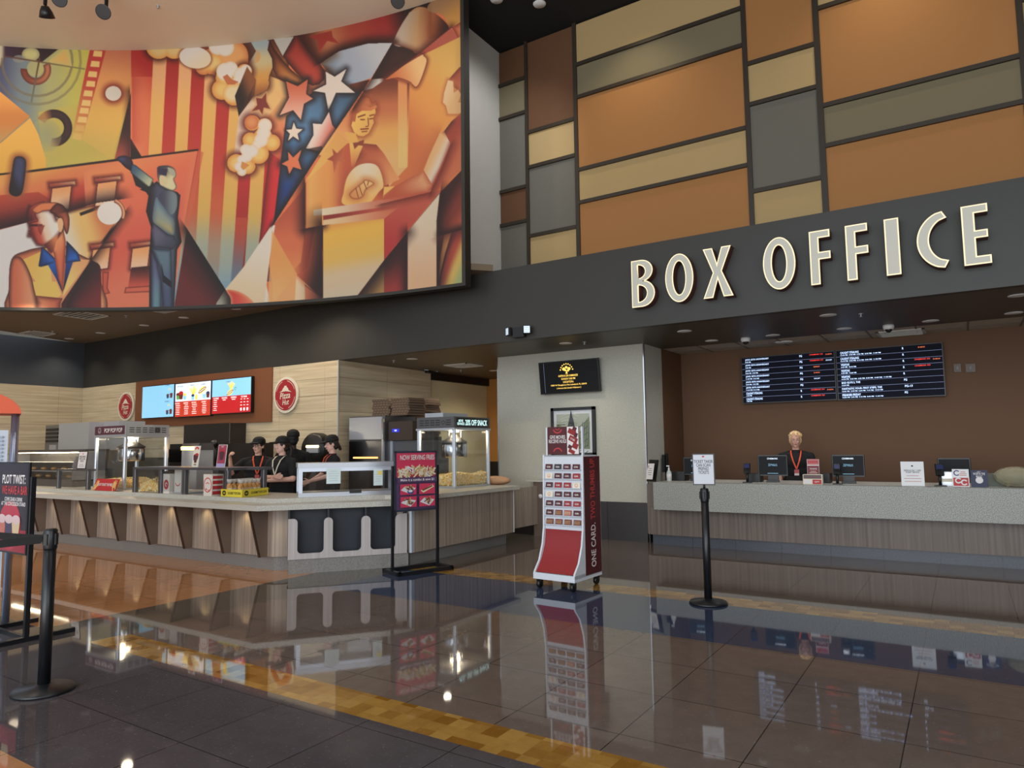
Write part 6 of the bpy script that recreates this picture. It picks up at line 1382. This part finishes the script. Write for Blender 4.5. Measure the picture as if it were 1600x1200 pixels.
def edge(P,Q): d=(Q-P);d.z=0;return P+d.normalized()*.048,Q-d.normalized()*.048
P0=Vector((pl_.x,pl_.y,0))
belt('upper black belt running left from the left barrier post, farther one',*edge(P0,f1),zb_);belt('lower black belt running left from the left barrier post, nearer one',*edge(P0,f2_),zb_)
stanchion('black barrier post left of the picture holding the far belt',tuple(f1),hl_);stanchion('black barrier post left of the picture holding the near belt',tuple(f2_),hl_)
# ---------------------------------------------------------------- NOW SERVING FRIES poster stand
A=R(70);bc_=Vector((-5.735,6.66,0));dv=Vector((math.cos(A),math.sin(A),0));nv=Vector((dv.y,-dv.x,0))
def pu(px,py): q=PP(px,py,tuple(bc_),(nv.x,nv.y,0));return (q-bc_).dot(dv),q.z
u0,z1=pu(616,705);u1,_=pu(682,705);_,z0=pu(650,798);up0,_=pu(612.5,800);up1,_=pu(686,800);print('poster',u0,u1,z0,z1,up0,up1)
o=thing('poster_stand','black floor stand with red poster about fries and combo meals','poster stand',tuple(bc_),A)
wp=u1-u0;hp=z1-z0;uc=(u0+u1)/2
fr_=mat('frame_slate',(70,74,92),.35,.5)
b=MB();b.box(u0,u1,-.01,.02,z0,z0+.025,fr_);b.box(u0,u1,-.01,.02,z1-.025,z1,fr_);b.box(u0,u0+.025,-.01,.02,z0,z1,fr_);b.box(u1-.025,u1,-.01,.02,z0,z1,fr_);b.build('frame',o)
p=Panel(wp-.04,hp-.04,.006,PUR);W_,H_=wp-.05,hp-.05;PKR=mat('poster_rose',(206,62,92),.4);FRY=mat('poster_fries',(232,214,176),.5);FRY2=mat('poster_fries_shade',(204,172,120),.5);POS=mat('poster_plum',(90,66,100),.4)
p.rect(0,0,W_,H_,POS);p.rect(0,H_*.285,W_,H_*.43,PKR)
rr=random.Random(11)
for k in range(90):
    x=rr.uniform(-.46,.46)*W_;z=H_*(.10+rr.uniform(0,.14)*(1.15-abs(x/W_)*1.2));a=rr.uniform(-1.3,1.3);l=H_*.14
    dx,dz=math.sin(a)*l/2,math.cos(a)*l/2
    x=max(-W_/2+abs(dx)+.008,min(W_/2-abs(dx)-.008,x));p.rect(x,z,.016,l*.9,(FRY,FRY2,WP)[k%3 if k%9 else 2] if k%3<2 or k%9==2 else FRY,-a)
p.text('NOW SERVING FRIES',0,H_*.42,W_*.88,H_*.09,WP,.05)
p.rect(0,H_*.02,W_,H_*.09,POS);p.text('Make it a combo & save $1',0,H_*.02,W_*.86,H_*.05,WP,.02)
TR=mat('paper_tray_white',(222,218,222),.5);MEAT=mat('poster_brown_food',(120,70,52),.5)
for i,x in enumerate((-W_*.235,W_*.235)):
    for j,z in enumerate((-H_*.145,-H_*.365)):
        p.rect(x,z,W_*.41,H_*.185,PKR)
        if (i,j)==(1,0):
            p.poly([(x-W_*.17,z-H_*.03),(x+W_*.14,z+H_*.07),(x+W_*.18,z+H_*.03),(x-W_*.1,z-H_*.07)],FRY);p.poly([(x-W_*.14,z-H_*.015),(x+W_*.13,z+H_*.06),(x+W_*.14,z+H_*.035),(x-W_*.11,z-H_*.04)],MEAT)
        else:
            p.poly([(x-W_*.19,z-H_*.01),(x-W_*.08,z+H_*.06),(x+W_*.19,z+H_*.02),(x+.03,z-H_*.085)],TR)
            for k in range(12):p.rect(x+rr.uniform(-.1,.1)*W_,z+rr.uniform(-.035,.05)*H_,.014,.045,(MEAT,FRY2,MEAT)[k%3],rr.uniform(-1.4,1.4))
            if (i,j)==(0,0):p.disc(x+W_*.05,z-H_*.04,.045,.028,mat('dip_blue',(60,70,140),.5),14);p.disc(x+W_*.05,z-H_*.03,.03,.016,WP,12)
p.build('poster',o,T(uc,-.006,(z0+z1)/2))
for u in (up0,up1-.03):
    b=MB();b.box(u,u+.03,-.0,.03,.03,z1-.18,BLACKM);b.build('leg',o)
b=MB();L_,dp=up1-up0+.10,.26
for q in ((up0-.05,up1+.05,-dp,-dp+.05),(up0-.05,up1+.05,.1,.15),(up0-.05,up0,-dp,.15),(up1,up1+.05,-dp,.15)):b.box(*q,.0,.045,BLACKM)
b.build('base_frame',o)
# ---------------------------------------------------------------- gift card kiosk
kc=Vector((-3.64,6.78,0));kz=R(-3)
KW=.47
def kp(px,py,yy=-.1): q=PY(px,py,kc.y+yy);return q.x-kc.x,q.z
o=thing('gift_card_rack','white rolling gift card rack with red slide base and maroon side lettering','card rack',tuple(kc),kz)
hxL,zt1=kp(857,686);hxR,_=kp(918,686);_,zt0=kp(857,733);xl,zt2=kp(851,731,-.12);xr,_=kp(915,736,-.12);_,zr=kp(880,834);_,zbt=kp(880,905,-.3)
print('kiosk',hxL,hxR,zt1,zt0,xl,xr,zt2,zr,zbt)
xl,xr=-.25,.22
MAR=mat('rack_maroon',(80,22,30),.4);RRD=mat('rack_red',(146,34,38),.45,bump=(200,.3));KWH=mat('rack_white',(214,218,226),.4);MAR2=mat('line_red',(200,60,60),.4)
# side walls: profile in (y,z)
prof=[(.24,.13),(.24,1.38),(-.12,1.40),(-.14,.62),(-.17,.45),(-.24,.28),(-.33,.18),(-.33,.13)]
for x0 in (xl-.02,xr):
    b=MB();b.prismx(prof,x0,x0+.02,KWH);b.build('side_wall',o)
p=Panel(.34,1.24,.003,MAR);p.text('ONE CARD.',.0,-.32,.46,.10,WP,.06,rot=PI/2) ;p.text('TWO THUMBS UP.',.0,.28,.66,.10,MAR2,.06,rot=PI/2);p.build('side_banner',o,T(xr+.024,.06,.76)@RZ(PI/2)@Matrix.Scale(1,4))
b=MB();b.box(xl,xr,-.115,-.10,.60,1.395,KWH);b.box(xl,xr,.2,.22,.14,1.395,KWH);b.box(xl,xr,-.115,.22,1.38,1.395,KWH);b.build('card_wall',o)
b=MB();N=14;vs=[];fs=[]
for k in range(N+1):
    t=k/N;z=.60-.43*t;y=-.115-.20*t**2.2;vs+=[(xl,y,z),(xr,y,z)]
for k in range(N):fs.append((2*k+2,2*k+3,2*k+1,2*k))
b.add(vs,fs,RRD,True);b.build('curved_slide',o)
b=MB();b.box(xl-.02,xr+.02,-.34,.24,.10,.165,KWH);b.build('base_tray',o)
for x in (xl+.03,xr-.03):
    for y in (-.29,.2):
        b=MB();b.lathe([(0,-.02),(.038,-.02),(.045,-.012),(.045,.012),(.038,.02),(0,.02)],BLACK,M=T(x,y,.045)@Matrix.Rotation(PI/2,4,'Y'),n=18);b.box(x-.03,x+.03,y-.02,y+.02,.07,.10,BLACK);b.build('caster',o)
p=Panel(.40,.30,.01,MAR);p.rect(-.07,0,.24,.295,MAR);p.smile(-.07,.15,.07,MAR2,.14) if 0 else None
p.ring(-.07,.14,.05,.062,MAR2,200,340);p.ring(-.07,.145,.025,.032,MAR2,200,340);p.ring(-.07,-.14,.05,.062,MAR2,20,160);p.text('GIVE MOVIES\nRECEIVE HUGS',-.07,.015,.225,.085,WP,.05)
p.rect(.125,0,.145,.295,WP)
for k,(x,z,w_,h_) in enumerate(((.115,.09,.1,.055),(.15,.125,.05,.04),(.13,.01,.11,.06),(.165,.055,.04,.05),(.155,-.06,.07,.06),(.09,-.07,.05,.04),(.11,-.12,.08,.04))):p.rect(x,z,w_,h_,(RRD,MAR)[k%2],-.45)
p.text('STUBS',.125,.01,.06,.02,WP,.03,rot=-.45)
p.build('header_sign',o,T(xl+.02+.2,-.075,1.405+.15))
for x in (xl,xr-.02):
    b=MB();b.box(x,x+.018,-.08,-.05,1.39,1.7,KWH);b.build('header_bracket',o)
kM=T(*kc)@RZ(kz)
cm=[('dark red',MAR),('black and cream',mat('card_dark',(46,40,44),.4)),('bright red',mat('card_red',(150,34,42),.4)),('cream',CREAM),('orange patterned',mat('card_orange',(170,80,50),.4)),('brown patterned',mat('card_brown',(120,56,40),.4))]
pat=[[0,1,0,0],[3,0,0,2],[0,2,2,3],[3,0,0,0],[0,0,2,2],[0,5,4,0],[5,5,5,5]]
rowsn=['top','second','third','fourth','fifth','sixth','bottom'];posn=['left','centre left','centre right','right'];proto={}
for i in range(7):
    z=1.27-i*.098
    b=MB();b.box(xl,xr,-.145,-.115,z-.036,z-.026,mat('rack_rail',(190,196,206),.4));b.build('card_rail',o)
    for j in range(4):
        k=pat[i][j];nm,m=cm[k];x=xl+.065+j*.115
        if k not in proto:
            g=thing('gift_card','x','gift card');b=MB();b.box(-.045,.045,-.002,.002,-.028,.03,m,bev=.001);b.build('card_body',g)
            p=Panel(.01,.01,.001,m)
            if k==3:p.smile(0,0,.02,MAR2,.14)
            elif k in (4,5):[p.disc(-.03+.015*(q%5),.012-.012*(q//5),.005,.004,CREAM if k==4 else FRY2,6) for q in range(15)]
            else:p.text('Gift',0,0,.05,.018,WP,.02)
            p.build('print',g,T(0,-.003,0));proto[k]=g;c=g
        else:c=copy_tree(proto[k])
        q=kM@Vector((x,-.13,z));c.location=q;c.rotation_euler=(-.18,0,kz)
        c['label']='%s gift card, %s in the %s row of the white rack'%(nm,posn[j],rowsn[i]);c['group']='gift cards in the rolling rack'
# ---------------------------------------------------------------- left sign stand and orange-roofed machine
o=thing('sign_stand','black floor sign stand at the left edge with plum poster about a bar','sign stand',(-6.70,2.68,0))
pr0=PY(47,722,2.66).x+6.70;zt_s=PY(45,722,2.66).z;zb_s=PY(38,868,2.66).z;print('sign',pr0,zt_s,zb_s)
ps_w=.62
p=Panel(ps_w,zt_s-zb_s,.015,BLACK);H_=zt_s-zb_s;p.rect(0,0,ps_w-.03,H_-.03,mat('poster_night_plum',(38,26,38),.4));p.rect(0,-H_*.36,ps_w-.03,H_*.24,mat('poster_dark_red',(150,30,44),.4))
p.disc(-.0,-H_*.2,.2,.2,mat('poster_crimson',(178,40,60),.4),30)
p.text('PLOT TWIST:',.04,H_*.31,.42,.075,WP,.05);p.text('WE HAVE A BAR',.06,H_*.19,.46,.07,MAR2,.05);p.text('COME GRAB A DRINK\nAT THE CONCESSION STAND',.05,H_*.065,.44,.07,WP,.02)
for k in range(3):foodcup(p,-.14+.13*k,-H_*.2,.15,(mat('drink_%d'%k,((196,110,90),(60,50,80),(214,190,150))[k],.4),mat('ice',(220,190,190),.4)))
p.build('poster_panel',o,T(pr0-ps_w/2,-.02,(zt_s+zb_s)/2))
for x in (pr0+.0,pr0-ps_w-.03):
    b=MB();b.box(x,x+.035,-.015,.02,.03,zt_s-.12,BLACKM);b.build('leg',o)
for x in (pr0-.005,pr0-ps_w-.035):
    b=MB();b.box(x,x+.05,-.36,.36,0,.035,BLACKM);b.build('foot',o)
b=MB();b.box(pr0-ps_w,pr0,-.0,.03,0.0,.035,BLACKM);b.build('cross_bar',o)
kx=PZ(8,974,0);ka=R(69);ke=Vector((math.cos(ka),math.sin(ka),0));kc_=kx-ke*.45
o=thing('coin_machine','tall white louvred machine with orange domed roof and silver columns at the left edge','vending machine',(kc_.x,kc_.y,0),ka)
nk=(ke.y,-ke.x,0)
def ku(px,py): q=PP(px,py,tuple(kc_),nk);return (q-kc_).dot(ke),q.z
xe,zed=ku(33,647);u0_,ztop=ku(0,617);xc_,_=ku(12,700);_,zc_=ku(5,672)
ORG=mat('orange_roof',(226,92,48),.4)
b=MB();N=24;hh_=(ztop-zed)/math.sqrt(max(.05,1-(u0_/xe)**2));b.prismy([(xe*math.cos(PI-PI*k/N),zed+hh_*math.sin(PI-PI*k/N)) for k in range(N+1)],-.1,.4,ORG);b.build('domed_roof',o)
for x in (.45,-.45):
    for y in (0,.34):
        b=MB();b.lathe([(.03,0),(.03,zed)],mat('silver_column',(170,180,204),.3,.8),c=(x,y,0));b.build('column',o)
b=MB();b.box(-xc_,xc_,.03,.36,.0,zc_,mat('machine_white',(206,214,226),.4));b.build('cabinet',o)
b=MB()
for k in range(18):b.box(-xc_+.05,xc_-.04,.012,.03,zc_-.65+k*.034,zc_-.632+k*.034,mat('louvre_white',(166,178,196),.4))
b.build('louvres',o)
# ---------------------------------------------------------------- lamps, vents, sprinklers, cameras
def downlight(px,py,z,label,m=LAMPC,r=.075,en=0,col=(1,.9,.75)):
    P=PZ(px,py,z);o=thing('downlight',label,'ceiling light',(P.x,P.y,z),0,None)
    b=MB();b.lathe([(r,.0),(r+.025,-.004),(r+.025,-.008),(r,-.01)],WHITE,n=24);b.build('trim_ring',o)
    b=MB();b.lathe([(0,-.004),(r,-.004),(r,-.001),(0,-.001)],m,n=24);b.build('lens',o)
    if en:
        l=bpy.data.lights.new('downlight_lamp','SPOT');l.energy=en;l.color=col;l.spot_size=R(120);l.spot_blend=.8;l.shadow_soft_size=.07
        q=bpy.data.objects.new('downlight_lamp',l);COL.objects.link(q);q.location=(0,0,-.03);q.parent=o
    return o
def sprinkler(px,py,z,label):
    P=PZ(px,py,z);o=thing('sprinkler',label,'sprinkler',(P.x,P.y,z));b=MB();b.lathe([(.03,0),(.03,-.006),(.01,-.01),(.01,-.035),(.025,-.04),(0,-.042)],STEEL,n=14);b.build('sprinkler_head',o)
def vent(px,py,z,w,d,label,dark=True,rz=0):
    P=PZ(px,py,z);o=thing('air_vent',label,'air vent',(P.x,P.y,z),rz)
    b=MB()
    for q in ((-w/2,w/2,-d/2,-d/2+.04),(-w/2,w/2,d/2-.04,d/2),(-w/2,-w/2+.04,-d/2,d/2),(w/2-.04,w/2,-d/2,d/2)):b.box(*q,-.012,0,mat('vent_white',(206,206,200),.5))
    b.build('frame',o);b=MB();b.box(-w/2+.04,w/2-.04,-d/2+.04,d/2-.04,-.002,0,BLACK if dark else GRAYP);b.build('backing',o)
    b=MB()
    for k in range(1,7):b.box(-w/2+.04,w/2-.04,-d/2+k*d/7-.008,-d/2+k*d/7+.008,-.012,-.004,mat('vent_white',(206,206,200),.5))
    b.build('slats',o)
ZC_=HT
for k,(x,y) in enumerate([(108,529),(157,520),(225,508),(287,496)]):
    downlight(x,y,ZC_,'round downlight in the taupe ceiling under the mural, %s from the left corner'%('first','second','third','fourth')[k],en=38)
downlight(368,482,ZC_,'round downlight half hidden by the mural bottom edge',en=30)
# further lamps of the same row hidden behind the header edge line
sprinkler(197,493,ZC_,'small sprinkler head in the taupe ceiling between the downlights');sprinkler(82,517,ZC_,'small sprinkler head in the taupe ceiling beside the grey vent')
vent(127,492,ZC_,.75,.75,'square air vent with dark slats under the mural');vent(58,521,ZC_,.7,.55,'flat grey air vent near the left header corner',False);vent(262,484,ZC_,.7,.3,'air vent half hidden under the mural edge',False)
downlight(644,560.5,HB,'round downlight in the dark soffit above the pizza boxes',en=30);downlight(772,579,HB-.0,'thin corridor downlight beside the pillar top',en=20)
sprinkler(615,563,HB,'sprinkler head in the soffit left of the downlight over the pizza boxes');sprinkler(720,578,HB,'sprinkler head behind the corridor air vent');vent(724,571,HB,.6,.6,'square grey air vent in the corridor soffit')
downlight(884,536,HB,'round downlight in the soffit above the pillar television',en=40);sprinkler(913,534,HB,'sprinkler head beside the downlight over the television')
for k,(x,y,l) in enumerate([(1069.5,517,'nearest the pillar corner, front one'),(1112,532,'just left of the left dome camera'),(1294,492,'front one above the left showtime screen'),(1207.5,523.5,'right of the left dome camera'),(1319,513,'back one above the showtime screens'),(1454,501,'above the right end of the showtime screens'),(1591,461,'front one at the right picture edge'),(1584,488.5,'back one at the right picture edge')]):
    downlight(x,y,HB,'box office soffit downlight, '+l,en=16,col=(.95,.97,1))
sprinkler(1345,490,HB,'sprinkler head right of the front downlight above the showtime screens')
vent(1408,520,HB+.006,.62,.6,'square air vent in the box office tile ceiling behind the right dome camera')
P=PZ(1225,535,HB);o=thing('ceiling_speaker','round white speaker grille in the box office tile ceiling','speaker',(P.x,P.y,HB+.006));b=MB();b.lathe([(0,-.012),(.12,-.01),(.14,0),(0,0)],WHITE,n=28);b.build('grille',o)
for px,py,l in ((1165,528,'left'),(1388,508,'right')):
    P=PZ(px,py,HB);o=thing('dome_camera','white dome security camera under the soffit, %s one above the showtime screens'%l,'camera',(P.x,P.y,HB));b=MB();b.lathe([(0,0),(.07,0),(.072,-.03),(.06,-.06),(.045,-.06)],WHITE,n=24);b.build('housing',o);b=MB();b.ball((0,0,-.06),.045,.045,.045,mat('smoked_dome',(20,20,24),.08),16,10);b.build('dome',o)
def emer(P,label,rz=0):
    o=thing('emergency_light',label,'emergency light',tuple(P),rz);b=MB();b.box(-.1,.1,-.09,0,-.075,.075,BLACK,bev=.01);b.build('housing',o)
    for s_ in (-1,1):
        b=MB();b.box(-.05,.05,-.04,.02,-.06,.06,BLACK,bev=.01);k=b.build('lamp_head',o,T(s_*.15,-.08,.02)@RZ(s_*.6));p=Panel(.09,.1,.003,mat('lamp_glass',(214,230,246),.3,emit=.5));[p.rect(0,-.03+.03*i,.08,.003,GRAYP) for i in range(3)];p.build('lamp_glass',k,T(0,-.046,0))
emer(PY(814,520,YH-.002),'black emergency light with two square lamps on the dark header left of the sign')
emer(PX(668,580,-9.35)+Vector((.0,0,.03)),'black twin-head emergency light where the tiled wall meets the cream wall',PI/2)
# track lights on the beige ceiling
ZB=8.69
def track(px,py,label,aim,lit=True):
    P=PZ(px,py-26,ZB);o=thing('spotlight',label,'spotlight',(P.x,P.y,ZB));b=MB();b.lathe([(.09,0),(.09,-.03),(.03,-.04),(.025,-.32),(0,-.32)],BLACKM,n=20);b.build('stem',o)
    b=MB();b.lathe([(0,0),(.05,0),(.085,-.07),(.11,-.16),(.10,-.16)],BLACKM,n=22);d=Vector(aim)-Vector((P.x,P.y,ZB-.34));q=d.to_track_quat('-Z','Y').to_matrix().to_4x4();k=b.build('lamp_shade',o,T(0,0,-.34)@q)
    b=MB();b.lathe([(0,-.15),(.10,-.15),(.10,-.14),(0,-.14)],LAMP if lit else mat('unlit_lens',(90,86,70),.3),n=22);b.build('lens',k)
track(72,3,'black ceiling spotlight with shade turned away, leftmost over the mural',(-13.5,6.5,5),False)
track(100,-8,'lit ceiling spotlight beside the leftmost one',(-4,-2,2));track(167,12,'small lit ceiling spotlight on a short stem, third from the left',(-5,0,3));track(625,-6,'lit ceiling spotlight near the right end of the mural',(-3,0,2))
sprinkler(247,9,ZB,'sprinkler head on the beige ceiling above the painted popcorn')
for px,py,l in ((843,6,'round white ceiling disc on the black ceiling, right one'),(776,-1,'round white ceiling disc on the black ceiling, left one at the mural edge')):
    P=PZ(px,py,8.8);o=thing('ceiling_disc',l,'ceiling fitting',(P.x,P.y,8.8));b=MB();b.lathe([(0,-.02),(.1,-.015),(.11,0),(0,0)],WHITE,n=24);b.build('cover',o)
